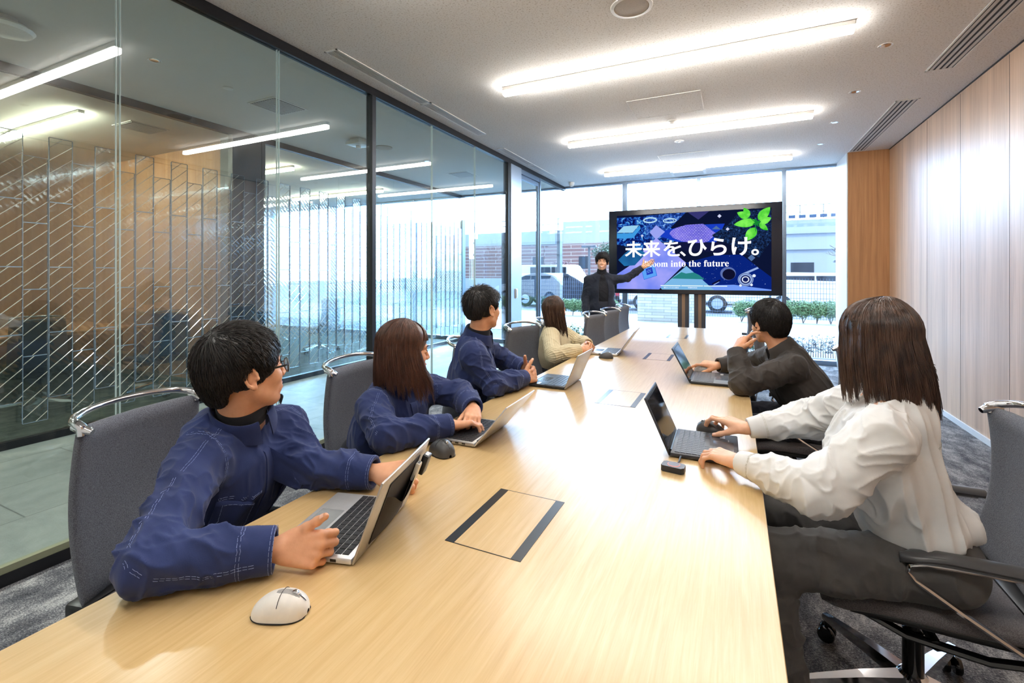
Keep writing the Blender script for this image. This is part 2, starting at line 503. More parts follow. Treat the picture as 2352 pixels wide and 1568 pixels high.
def slot_vent(x0, x1, y0, y1, n, label, group, kind):
    t = thing('air_vent', label, 'air vent', ((x0 + x1) / 2, (y0 + y1) / 2, CEIL), 0, group)
    w, l = (x1 - x0) / 2, (y1 - y0) / 2
    fr = MB()
    fr.box(-w, -w + 0.012, -l, l, -0.006, 0.0); fr.box(w - 0.012, w, -l, l, -0.006, 0.0)
    fr.box(-w, w, -l, -l + 0.014, -0.006, 0.0); fr.box(-w, w, l - 0.014, l, -0.006, 0.0)
    put('frame', fr, M['white_metal'], t)
    put('backing', MB().box(-w + 0.01, w - 0.01, -l + 0.01, l - 0.01, -0.0015, -0.0005), M['vent_dark'], t)
    for k in range(n):
        c = -w + 0.012 + (2 * w - 0.024) * (k + 0.5) / n
        hw = (2 * w - 0.024) / n * (0.28 if kind == 'slots' else 0.30)
        put('slat', MB().box(c - hw, c + hw, -l + 0.012, l - 0.012, -0.005, -0.0015), M['vent_metal'], t)
    return t
GV = 'long slot air vents'
slot_vent(-2.74, -2.62, 2.53, 3.70, 6, 'long narrow air grille along the glass wall, nearest section', GV, 'g')
slot_vent(-2.74, -2.62, 3.71, 4.82, 6, 'long narrow air grille along the glass wall, second section', GV, 'g')
slot_vent(-2.80, -2.70, 5.44, 6.42, 6, 'narrow ceiling grille near the glass door, front section', GV, 'g')
slot_vent(-2.80, -2.70, 6.43, 7.45, 6, 'narrow ceiling grille near the glass door, section by the windows', GV, 'g')
slot_vent(1.40, 1.58, 2.6, 4.87, 4, 'three slot ceiling diffuser along the wood wall, at the top right corner', GV, 'slots')
slot_vent(1.385, 1.57, 5.57, 7.60, 4, 'three slot ceiling diffuser ending at the wooden pier', GV, 'slots')

GD = 'small round downlights by the wood wall'
for i, y in enumerate((4.19, 5.13, 6.07, 7.0)):
    t = thing('downlight', ['round recessed downlight nearest the camera, right of the first linear lamp', 'second recessed downlight along the wood wall', 'third recessed downlight, right of the middle linear lamp', 'recessed downlight nearest the windows'][i], 'downlight', (0.985, y, CEIL), 0, GD)
    put('trim_ring', MB().lathe([(0.034, 0.0), (0.044, -0.004), (0.047, -0.0005)], 24, caps=False), M['white_metal'], t)
    put('reflector', MB().lathe([(0.034, -0.0005), (0.03, -0.0035), (0.012, -0.001)], 24), M['chrome'], t)
t = thing('ceiling_speaker', 'round flush speaker in the ceiling at the top edge of the photo', 'speaker', (-0.57, 2.915, CEIL))
put('rim', MB().lathe([(0.105, -0.001), (0.105, -0.008), (0.125, -0.006), (0.128, 0.0)], 40, caps=False), M['white_metal'], t)
put('grille', MB().lathe([(0.106, -0.0005), (0.10, -0.006), (0.0005, -0.007)], 40), M['speaker_mesh'], t)
def hatch(x0, x1, y0, y1, label):
    t = thing('access_hatch', label, 'hatch', ((x0 + x1) / 2, (y0 + y1) / 2, CEIL), 0, 'ceiling access hatches')
    w, l = (x1 - x0) / 2, (y1 - y0) / 2
    put('panel', MB().box(-w + 0.006, w - 0.006, -l + 0.006, l - 0.006, -0.002, 0), M['ceiling'], t)
    e = MB(); e.box(-w, -w + 0.004, -l, l, -0.004, 0); e.box(w - 0.004, w, -l, l, -0.004, 0); e.box(-w, w, -l, -l + 0.004, -0.004, 0); e.box(-w, w, l - 0.004, l, -0.004, 0)
    put('edge_strip', e, M['white_metal'], t)
hatch(-0.93, -0.27, 4.49, 5.05, 'rectangular ceiling hatch between the first and middle linear lamps')
hatch(-0.96, -0.30, 6.72, 7.25, 'rectangular ceiling hatch between the middle lamp and the screen')
o = put('smoke_sensor', MB().lathe([(0.045, 0), (0.045, -0.012), (0.034, -0.018), (0.022, -0.020), (0.022, -0.034), (0.012, -0.038)], 24, (-0.60, 5.25, CEIL)), M['white_plastic'])
tag(o, 'small white button shaped sensor on the ceiling before the middle lamp', 'sensor')
o = put('ceiling_sensor', MB().lathe([(0.055, 0), (0.055, -0.005), (0.045, -0.010), (0.012, -0.011), (0.011, -0.018), (0.002, -0.02)], 24, (-0.61, 6.1, CEIL)), M['white_plastic'])
tag(o, 'flat white ceiling disc just beyond the middle linear lamp', 'sensor')
o = put('dome_camera', MB().lathe([(0.05, 0), (0.05, -0.03), (0.042, -0.05), (0.03, -0.072), (0.002, -0.08)], 24, (-2.62, 8.0, CEIL)), M['white_plastic'])
tag(o, 'small white dome fitting at the ceiling corner above the windows', 'camera')
t = thing('return_air_grille', 'shallow square ceiling vent between the last lamp and the windows', 'air vent', (-0.66, 7.98, CEIL))
put('frame', MB().prism([(-0.26, -0.17), (0.26, -0.17), (0.26, 0.17), (-0.26, 0.17)], -0.02, 0), M['white_metal'], t)
put('face', MB().box(-0.22, 0.22, -0.13, 0.13, -0.026, -0.02), M['vent_metal'], t)
# corridor and far-room fixtures
def grille(x, y, s, label):
    t = thing('ceiling_grille', label, 'air vent', (x, y, CEIL), 0, 'square ceiling grilles beyond the glass')
    put('frame', MB().box(-s - 0.02, s + 0.02, -s - 0.02, s + 0.02, -0.006, 0), M['white_metal'], t)
    put('backing', MB().box(-s, s, -s, s, -0.008, -0.006), M['vent_dark'], t)
    for k in range(11):
        c = -s + 2 * s * (k + 0.5) / 11
        put('slat', MB().box(c - s / 11 * 0.55, c + s / 11 * 0.55, -s, s, -0.012, -0.008), M['vent_metal'], t)
grille(-4.03, 3.15, 0.17, 'square grille in the corridor ceiling beyond the glass wall')
grille(-6.0, 2.95, 0.17, 'square grille in the ceiling of the wood panelled room')
grille(-4.03, 6.6, 0.17, 'square grille in the corridor ceiling near its windows')
t = thing('wireless_access_point', 'white access point with a bracket on the corridor ceiling', 'access point', (-4.14, 4.35, CEIL))
put('body', MB().rbox(-0.11, 0.11, -0.11, 0.11, -0.075, -0.03, 0.012), M['white_plastic'], t)
put('bracket', MB().box(-0.07, 0.07, -0.07, 0.07, -0.03, 0).box(-0.02, 0.02, -0.02, 0.02, -0.11, -0.07), M['white_metal'], t)
t = thing('ceiling_device', 'white oval device under the corridor ceiling, top left corner', 'access point', (-4.22, 1.31, CEIL))
put('mount', MB().lathe([(0.06, 0), (0.06, -0.03), (0.03, -0.05)], 24), M['vent_metal'], t)
put('body', MB().lathe([(0.02, -0.045), (0.12, -0.05), (0.145, -0.07), (0.13, -0.09), (0.05, -0.1), (0.002, -0.1)], 32), M['white_plastic'], t)
o = put('corridor_speaker', MB().lathe([(0.11, 0), (0.11, -0.006), (0.09, -0.008), (0.002, -0.008)], 32, (-4.1, 4.76, CEIL)), M['speaker_mesh'])
tag(o, 'round grey speaker in the corridor ceiling behind the access point', 'speaker')
for i, (x, y, l) in enumerate([(-4.03, 2.07, 'bright round downlight in the corridor ceiling, upper left'), (-4.03, 5.6, 'small round downlight deep in the corridor ceiling')]):
    t = thing('corridor_downlight', l, 'downlight', (x, y, CEIL), 0, 'corridor downlights')
    put('trim_ring', MB().lathe([(0.034, 0.0), (0.044, -0.004), (0.047, -0.0005)], 24, caps=False), M['white_metal'], t)
    put('reflector', MB().lathe([(0.034, -0.0005), (0.03, -0.0035), (0.012, -0.001)], 24), M['chrome'], t)
for y in (-0.8, 0.6, 2.07, 3.8, 5.6, 7.2):                 # the corridor's own downlights
    ld = bpy.data.lights.new('corridor_light', 'SPOT'); ld.energy = 95; ld.spot_size = rad(130); ld.spot_blend = 0.8
    ld.color = (1.0, 0.95, 0.86); ld.shadow_soft_size = 0.05
    lo_ = bpy.data.objects.new('corridor_light', ld); lo_.location = (-4.03, y, CEIL - 0.03); COL.objects.link(lo_)
o = put('corridor_sensor', MB().lathe([(0.04, 0), (0.04, -0.01), (0.02, -0.016), (0.002, -0.017)], 24, (-4.03, 2.65, CEIL)), M['white_plastic'])
tag(o, 'small flat sensor on the corridor ceiling left of the square grille', 'sensor')

# ================================================================== acrylic screen on the far glass
def tile_mesh(seed):
    w, hh, th = 0.0735, 0.262, 0.004
    t = MB().box(-th, th, -w, w, -hh, hh)
    r = MB()
    q = -hh - w + 0.05 + 0.02 * (seed % 3)
    while q < hh + w:                                   # raised diagonal ribs on the room side
        pts = []
        for y in (-w, w):
            pts.append((y, q + y * 0.95))
        (ya, za), (yb, zb) = pts
        if za < -hh: ya += (-hh - za) / 0.95; za = -hh
        if zb > hh: yb -= (zb - hh) / 0.95; zb = hh
        if yb - ya > 0.01:
            r.tube([(th + 0.001, ya, za), (th + 0.001, yb, zb)], 0.0032, 4)
        q += 0.107
    return t, r
protos = [tile_mesh(k) for k in range(3)]
edge = MB()
for s in (-1, 1):
    edge.box(-0.006, 0.006, s * 0.0752 - 0.0018, s * 0.0752 + 0.0018, -0.262, 0.262)
    edge.box(-0.0055, 0.0055, -0.0735, 0.0735, s * 0.2645 - 0.002, s * 0.2645 + 0.002)
col_t = []
for k in range(3):
    a, b = protos[k]
    col_t.append((a, b))
GA = 'clear ribbed acrylic columns standing on the far glass wall'
first = {}
n = 0
y = -0.55
while y < 8.2:
    hi = n % 2 == 0
    z0 = 0.357 if hi else 0.178
    key = hi
    lab = ('taller clear acrylic column of four ribbed tiles on the far glass wall' if hi else 'shorter clear acrylic column of four ribbed tiles on the far glass wall')
    grp = GA + (', taller ones' if hi else ', shorter ones')
    x = FX + (0.065 if hi else 0.05)
    if 3.40 < y < 3.9 or True:
        if key not in first:
            t = thing('acrylic_screen', lab, 'acrylic screen', (x, y, z0), 0, grp)
            for k in range(4):
                a, b = col_t[(k + n) % 3]
                o = put('tile', a, M['acrylic'], t, (0, 0, 0.2665 + 0.533 * k))
                put('ribs', b, M['acrylic_rib'], o)
                put('edge', edge, M['acrylic_edge'], o)
            first[key] = t
        else:
            dup(first[key], (x, y, z0), 0)
    y += 0.1535; n += 1

# ================================================================== the street outside
m = NT('concrete'); v = m.coord(); f = m.noise(v, 1.3, 5, 0.6)
m.base(m.ramp(f, [(0.3, rgb(160, 164, 168)), (0.7, rgb(186, 188, 190))]), 0.9); M['concrete'] = m.m
m = NT('asphalt'); v = m.coord(); f = m.noise(v, 60, 4, 0.7)
m.base(m.ramp(f, [(0.3, rgb(96, 100, 106)), (0.7, rgb(130, 134, 140))]), 0.9); M['asphalt'] = m.m
m = NT('stone_courses'); v = m.coord(rot=(PI / 2, 0, 0))
br = m.new('TexBrick', offset=0.37, i_Scale=1.0, i_Mortar_Size=0.006, i_Brick_Width=0.55, i_Row_Height=0.085)
m.l.new(v, br.inputs['Vector'])
br.inputs['Color1'].default_value = rgb(196, 198, 190); br.inputs['Color2'].default_value = rgb(168, 172, 166); br.inputs['Mortar'].default_value = rgb(130, 134, 130)
m.base(br.outputs['Color'], 0.85); M['stone_courses'] = m.m
m = NT('brick_band'); v = m.coord(rot=(PI / 2, 0, 0))
br = m.new('TexBrick', i_Scale=1.0, i_Mortar_Size=0.03, i_Brick_Width=2.4, i_Row_Height=0.3)
m.l.new(v, br.inputs['Vector'])
br.inputs['Color1'].default_value = rgb(150, 118, 112); br.inputs['Color2'].default_value = rgb(138, 108, 104); br.inputs['Mortar'].default_value = rgb(186, 176, 172)
m.base(br.outputs['Color'], 0.85); M['brick_band'] = m.m
simple('render_white', rgb(178, 184, 190), 0.9, grain=0.02, gs=0.6)
simple('leaf_green', rgb(96, 128, 84), 0.6, grain=0.35, gs=9)
simple('leaf_dark', rgb(70, 96, 74), 0.6, grain=0.35, gs=9)
simple('leaf_pale', rgb(176, 184, 190), 0.45, grain=0.4, gs=16)
simple('leaf_red', rgb(130, 92, 96), 0.6, grain=0.3, gs=9)
simple('bark', rgb(104, 92, 84), 0.8, grain=0.2)
simple('fence_wire', rgb(70, 92, 120), 0.5, 0.3)
simple('fence_dark', rgb(84, 90, 98), 0.6)
simple('car_white', rgb(232, 234, 236), 0.25)
simple('car_dark', rgb(40, 48, 62), 0.2)
simple('car_red', rgb(196, 40, 48), 0.3)
simple('car_blue', rgb(60, 90, 140), 0.25)
simple('car_window', rgb(34, 44, 58), 0.08)
simple('tyre', rgb(26, 26, 28), 0.7)
simple('road_paint', rgb(228, 230, 232), 0.8)

struct('ground_pavement', MB().box(-60, 60, WY + 0.06, 10.6, -0.14, -0.03), M['asphalt'])
struct('ground_sidewalk', MB().box(-60, 60, 10.6, 16.6, -0.14, -0.02), M['concrete'])
struct('ground_parking', MB().box(-90, 90, 16.6, 120, -0.14, -0.03), M['asphalt'])
mb = MB()
for k in range(-7, 8): mb.box(k * 2.7 - 0.06, k * 2.7 + 0.06, 18.6, 23.2, -0.03, -0.022)
o = struct('trim_parking_lines', mb, M['road_paint'])

rng = random.Random(7)
def leaf_ball(mb, c, r, n, size, squash=0.8, rg=rng):
    for _ in range(n):
        d = Vector((rg.gauss(0, 1), rg.gauss(0, 1), rg.gauss(0, 1))).normalized()
        p = Vector(c) + Vector((d.x * r[0], d.y * r[1], d.z * r[2])) * (rg.random() ** 0.35)
        a = Vector((rg.gauss(0, 1), rg.gauss(0, 1), rg.gauss(0, 0.6))).normalized()
        b = a.cross(d if abs(a.dot(d)) < 0.9 else Vector((0, 0, 1))).normalized()
        s = size * rg.uniform(0.6, 1.3)
        nrm = a.cross(b) * s * 0.15
        mb.add([p - a * s, p + b * s * 0.42 + nrm, p + a * s, p - b * s * 0.42 + nrm], [(0, 1, 2), (0, 2, 3)])
def hedge(x0, x1, y, h, label, seed, name='hedge', pitch=0.33):
    rg = random.Random(seed)
    t = thing(name, label, 'hedge' if x1 - x0 > 0.8 else 'shrub', ((x0 + x1) / 2, y, 0), 0)
    f = MB(); st = MB(); L = (x1 - x0) / 2; x = -L
    while x <= L:
        leaf_ball(f, (x, rg.uniform(-0.08, 0.08), h * 0.62), (0.26, 0.28, h * 0.42), 1500, 0.034, rg=rg)
        for k in range(3):
            b = rg.uniform(-0.15, 0.15)
            st.tube([(x, 0, -0.02), (x + b * 0.6, rg.uniform(-0.1, 0.1), h * 0.3), (x + b, rg.uniform(-0.12, 0.12), h * 0.6)], [0.012, 0.009, 0.005], 5)
        x += pitch
    put('foliage', f, M['leaf_green'], t); put('stems', st, M['bark'], t)
hedge(-5.6, -3.3, 15.2, 0.55, 'low green hedge across the street, left of the standing man', 11)
hedge(1.45, 5.6, 15.6, 0.62, 'low green hedge across the street, seen left of the wooden pier', 12)
hedge(0.2, 0.85, 15.3, 0.6, 'round green shrub standing by the wire fence', 13, 'round_shrub', 0.3)

def planter_row(x0, x1, y, h, mat, label, seed, cat='shrub'):
    rg = random.Random(seed)
    t = thing('leafy_shrub', label, cat, ((x0 + x1) / 2, y, 0), 0)
    f = MB(); st = MB(); L = (x1 - x0) / 2; x = -L
    while x <= L:
        tip = Vector((x + rg.uniform(-0.05, 0.05), rg.uniform(-0.15, 0.15), h * rg.uniform(0.65, 1.0)))
        st.tube([(x, 0, -0.02), (x, tip.y * 0.5, tip.z * 0.5), tip], [0.006, 0.005, 0.003], 5)
        for k in range(26):
            a = rg.uniform(0, 2 * PI); zz = rg.uniform(0.15, 1.0)
            p = Vector((x, 0, 0)).lerp(tip, zz)
            d = Vector((math.cos(a), math.sin(a), rg.uniform(0.1, 0.7))).normalized() * rg.uniform(0.06, 0.1)
            s = d.cross(Vector((0, 0, 1))).normalized() * 0.018
            f.add([p, p + d * 0.5 + s, p + d, p + d * 0.5 - s, p + d * 0.5 + Vector((0, 0, 0.008))], [(0, 1, 4), (1, 2, 4), (2, 3, 4), (3, 0, 4)])
        x += 0.035
    put('foliage', f, M[mat], t); put('stems', st, M['bark'], t)
planter_row(-3.9, -1.3, 9.25, 0.36, 'leaf_green', 'leafy green shrub just outside the window, behind the seated woman in beige', 21)
planter_row(-1.2, 0.4, 9.25, 0.25, 'leaf_green', 'leafy shrub outside the window behind the screen stand', 23)
planter_row(0.5, 2.4, 9.25, 0.36, 'leaf_pale', 'pale leaved shrub just outside the window, right of the man in black', 22)

o = put('stone_wall', MB().box(-2.62, -0.95, 14.3, 14.6, -0.03, 1.5), M['stone_courses'])
tag(o, 'low wall of pale coursed stone across the sidewalk, under the screen', 'wall')
def wire_fence(x0, x1, y, h, label):
    t = thing('wire_fence', label, 'fence', ((x0 + x1) / 2, y, 0), 0, 'wire mesh fence along the parking lot')
    L = (x1 - x0) / 2; g = MB(); x = -L
    while x < L: g.box(x - 0.004, x + 0.004, -0.004, 0.004, 0.02, h); x += 0.075
    z = 0.05
    while z < h: g.box(-L, L, -0.005, 0.005, z - 0.005, z + 0.005); z += 0.15
    put('wire_mesh', g, M['fence_wire'], t)
    x = -L
    while x <= L + 0.01:
        put('post', MB().box(x - 0.025, x + 0.025, -0.025, 0.025, -0.03, h + 0.05), M['fence_wire'], t); x += 2 * L / max(1, round(2 * L / 1.9))
wire_fence(-0.85, 4.7, 16.35, 1.25, 'blue grey wire mesh fence right of the stone wall')
wire_fence(-6.6, -2.7, 16.35, 1.25, 'blue grey wire mesh fence left of the stone wall')

def car(name, label, x, y, rz, body, van=False):
    t = thing(name, label, 'car', (x, y, 0), rz, 'parked cars')
    H = 1.9 if van else 1.45
    prof = ([(-2.2, 0.35), (-2.2, 1.0), (-2.1, H - 0.1), (-1.9, H), (1.0, H), (1.5, 1.15), (2.15, 0.95), (2.25, 0.6), (2.2, 0.35)] if van
            else [(-2.2, 0.35), (-2.22, 0.85), (-2.0, 0.98), (-1.5, 1.32), (-0.9, H), (0.5, H - 0.02), (1.2, 0.98), (2.0, 0.82), (2.22, 0.6), (2.2, 0.35)])
    mx = Matrix.Rotation(PI / 2, 4, 'X')
    bm = bmesh.new()
    vs = []
    for s, ins in ((-0.86, 0), (0.86, 0)):
        vs.append([bm.verts.new((px, s * (1.0 if pz < 1.0 else 0.86), pz)) for px, pz in prof])
    bm.faces.new(list(reversed(vs[0]))); bm.faces.new(vs[1])
    for i in range(len(prof)):
        j = (i + 1) % len(prof); bm.faces.new((vs[0][i], vs[0][j], vs[1][j], vs[1][i]))
    bmesh.ops.recalc_face_normals(bm, faces=bm.faces[:])
    bmesh.ops.bevel(bm, geom=bm.edges[:], offset=0.05, segments=2, affect='EDGES')
    put('body', MB().bm(bm, smooth=True), M[body], t)
    w = MB()
    for s in (-1, 1):
        w.box(-1.35, -0.25, s * 0.80 - 0.02, s * 0.80 + 0.02, 1.0, H - 0.13); w.box(-0.18, 0.6, s * 0.80 - 0.02, s * 0.80 + 0.02, 1.0, H - 0.13)
    w.add([(0.62, -0.68, H - 0.06), (0.62, 0.68, H - 0.06), (1.22, 0.76, 1.02), (1.22, -0.76, 1.02)], [(0, 3, 2, 1)])
    w.add([(-1.05, -0.66, H - 0.06), (-1.05, 0.66, H - 0.06), (-1.72, 0.74, 1.02), (-1.72, -0.74, 1.02)], [(0, 1, 2, 3)])
    put('windows', w, M['car_window'], t)
    for sx_ in (-1.35, 1.35):
        for s in (-1, 1):
            put('wheel', MB().lathe([(0.18, -0.1), (0.31, -0.1), (0.33, 0), (0.31, 0.1), (0.18, 0.1)], 20, (sx_, s * 0.78, 0.31), 'Y'), M['tyre'], t)
            put('hubcap', MB().lathe([(0.2, -0.105), (0.2, 0.105)], 16, (sx_, s * 0.78, 0.31), 'Y'), M['aluminium'], t)
car('parked_van', 'white van parked behind the hedge, left of the standing man', -8.6, 24.0, 0.1, 'car_white', True)
car('parked_car', 'dark car parked behind the hedge, left of the standing man', -6.9, 19.6, 0.0, 'car_dark')
car('parked_car', 'red car half hidden by the standing man', -4.3, 24.4, 1.5, 'car_red')
car('parked_car', 'white car behind the fence, left of the stone wall', -1.9, 19.4, 0.0, 'car_white')
car('parked_car', 'white car seen through the last window, nearest the screen', 2.6, 20.6, 0.3, 'car_white')
car('parked_car', 'blue car in front of the dark enclosure', 5.2, 23.9, 0.3, 'car_blue')
car('parked_car', 'white car parked deeper in the lot on the right', 5.5, 27.2, 0.3, 'car_white')
car('parked_car', 'dark car parked behind the wire fence below the screen', 0.2, 24.6, 0.2, 'car_dark')

t = thing('slatted_enclosure', 'tall dark slatted fence enclosure left of the wooden pier', 'fence', (6.6, 20.2, 0))
f = MB()
for k in range(46): f.box(-1.35 + k * 0.09, -1.30 + k * 0.09, -0.02, 0.02, 0, 2.15)
for k in range(30): f.box(-1.37, -1.33, 0.1 + k * 0.09, 0.15 + k * 0.09, 0, 2.15)
put('slats', f, M['fence_dark'], t)
for x in (-1.36, -0.3, 0.8, 1.9): put('post', MB().box(x - 0.04, x + 0.04, -0.05, 0.03, -0.03, 2.25), M['fence_wire'], t)
def pole(x, y, h, label):
    t = thing('street_lamp', label, 'street lamp', (x, y, 0), 0, 'street lamps')
    put('pole', MB().tube([(0, 0, -0.03), (0, 0, h)], [0.06, 0.04], 10), M['fence_dark'], t)
    put('lamp_head', MB().rbox(-0.28, 0.28, -0.12, 0.12, h, h + 0.08, 0.02), M['fence_dark'], t)
pole(3.1, 17.6, 1.75, 'short dark street lamp right of the screen')
pole(5.6, 29.0, 3.2, 'tall street lamp in front of the white building')
pole(-5.0, 17.4, 2.4, 'slim white lamp pole left of the standing man')

def branchy(name, label, x, y, h, leaves, mat, seed, thick=0.09):
    rg = random.Random(seed)
    t = thing(name, label, 'tree', (x, y, 0))
    b = MB(); f = MB()
    def grow(p, d, l, r, lvl):
        q = p + d * l
        b.tube([p, p.lerp(q, 0.5) + Vector((rg.uniform(-1, 1), rg.uniform(-1, 1), 0)) * l * 0.06, q], [r, r * 0.85, r * 0.7], 5)
        if lvl >= 3 and leaves: leaf_ball(f, q, (0.45, 0.45, 0.4), leaves, 0.07, rg=rg)
        if lvl == 5: return
        for k in range(3 if lvl < 3 else 2):
            nd = (d + Vector((rg.uniform(-1, 1), rg.uniform(-1, 1), rg.uniform(-0.35, 0.6))) * 0.75).normalized()
            grow(q, nd, l * rg.uniform(0.6, 0.8), r * 0.62, lvl + 1)
    grow(Vector((0, 0, -0.05)), Vector((0, 0, 1)), h * 0.3, thick, 0)
    put('branches', b, M['bark'], t)
    if leaves: put('foliage', f, M[mat], t)
branchy('bare_tree', 'bare winter tree in the parking lot right of the screen', 4.0, 18.3, 3.2, 0, None, 3)
branchy('bare_tree', 'thin bare tree behind the dark enclosure', 8.6, 28.0, 4.4, 0, None, 4, 0.07)
branchy('leafy_tree', 'green leafy tree behind the standing man', -6.2, 27.0, 3.4, 26, 'leaf_dark', 5)
branchy('leafy_tree', 'reddish low tree at the far left of the street', -9.6, 27.5, 2.2, 26, 'leaf_red', 6)

t = thing('office_building', 'pale building with a brick coloured lower storey across the parking lot', 'building', (-12.5, 38, 0))
put('lower_wall', MB().box(-14, 12, 0, 8, -0.03, 4.0), M['brick_band'], t)
put('upper_wall', MB().box(-14, 12, 0.3, 8, 4.0, 5.2).box(-1.4, 12, 0.2, 8, 4.0, 5.9), M['render_white'], t)
put('gable_roof', MB().prism([(-5.2, 4.0), (-1.4, 4.0), (-1.4, 6.2), (-2.4, 6.2)], -7, 0.1, Matrix.Rotation(PI / 2, 4, 'X')), M['render_white'], t)
for wx, wz in ((-3.0, 1.9), (-2.2, 4.5), (1.2, 1.9), (6, 1.9)):
    put('window', MB().box(wx - 0.5, wx + 0.5, -0.06, 0.02, wz, wz + 1.0), M['car_window'], t)
put('garden_fence', MB().box(-14, 12, -6.0, -5.9, 0, 1.1), M['render_white'], t)
t = thing('white_building', 'large white building with a railed flat roof, right of the screen', 'building', (14, 55, 0))
put('walls', MB().box(-20, 12, 0, 14, -0.03, 6.2).box(-20, 12, -0.3, 0, 3.9, 4.2).box(-20, 12, -0.3, 0, 5.5, 5.75).box(-20, 12, 1, 13, 6.2, 7.0), M['render_white'], t)
r = MB()
for k in range(17): r.box(-20 + k * 2 - 0.03, -20 + k * 2 + 0.03, -0.03, 0.03, 7.0, 8.4)
r.box(-20, 12, -0.03, 0.03, 8.34, 8.4); r.box(-20, 12, -0.03, 0.03, 7.65, 7.7)
put('roof_railing', r, M['fence_dark'], t)
for k in range(5): put('roof_vent', MB().box(-9.0 + k * 0.9, -8.4 + k * 0.9, -0.1, 0.3, 7.1, 7.4), M['fence_wire'], t)
for k in range(6): put('window', MB().box(-18 + k * 4.6, -16 + k * 4.6, -0.05, 0.02, 1.2, 2.6), M['car_window'], t)

# ================================================================== conference table
TX0, TX1, TY0, TY1, TZ = -1.13, 0.077, 0.12, 6.05, 0.72
simple('inlay_black', rgb(22, 20, 20), 0.3)
simple('table_edge', rgb(214, 184, 138), 0.5)
t = thing('conference_table', 'long pale wood conference table with black framed cable hatches', 'table', ((TX0 + TX1) / 2, 0, 0))
hw = (TX1 - TX0) / 2
top = MB().rbox(-hw, hw, TY0, TY1, TZ - 0.028, TZ, 0.0015, 1, smooth=False)
put('tabletop', top, M['table_wood'], t)
put('underframe', MB().box(-0.35, -0.29, 0.5, 5.7, TZ - 0.09, TZ - 0.028).box(0.29, 0.35, 0.5, 5.7, TZ - 0.09, TZ - 0.028).box(-0.2, 0.2, 0.6, 5.6, TZ - 0.16, TZ - 0.10), M['black_metal'], t)
for y in (0.45, 3.05, 5.12):
    for s in (-1, 1):
        put('leg', MB().rbox(s * 0.28 - 0.03, s * 0.28 + 0.03, y - 0.03, y + 0.03, 0.0, TZ - 0.028, 0.005), M['black_metal'], t)
    put('crossbar', MB().box(-0.28, 0.28, y - 0.02, y + 0.02, TZ - 0.07, TZ - 0.028), M['black_metal'], t)
cx = -0.53 - t.location.x
for k, y in enumerate((1.10, 2.44, 3.79, 5.13)):
    b = MB()
    for s in (-1, 1): b.box(cx + s * 0.0875 - 0.0125, cx + s * 0.0875 + 0.0125, y - 0.15, y + 0.15, TZ - 0.004, TZ + 0.0012)
    b.box(cx - 0.1, cx + 0.1, y - 0.1512, y - 0.1492, TZ - 0.004, TZ + 0.0009)
    b.box(cx - 0.1, cx + 0.1, y + 0.1492, y + 0.1512, TZ - 0.004, TZ + 0.0009)
    o = put('cable_hatch', b, M['inlay_black'], t)
    put('flap', MB().box(cx - 0.075, cx + 0.075, y - 0.149, y + 0.149, TZ - 0.003, TZ + 0.0006), M['table_wood'], o)

# ================================================================== chairs
def m_fabric(name, a, b, rough=0.9, sc=380):
    t = NT(name)
    v = t.coord()
    f = t.noise(v, sc, 2, 0.6)
    f2 = t.noise(v, 14, 3)
    c = t.ramp(f, [(0.35, a), (0.65, b)])
    t.base(c, rough, 0, 0.25, Sheen_Weight=0.15)
    t.set(t.b.inputs['Normal'], t.bump(f, 0.5, 0.0015))
    M[name] = t.m
m_fabric('chair_fabric', rgb(74, 76, 84), rgb(108, 110, 118))
m_fabric('seat_fabric', rgb(78, 74, 76), rgb(108, 103, 104))
simple('chair_arm', rgb(70, 70, 72), 0.32)
simple('caster', rgb(14, 14, 16), 0.15)

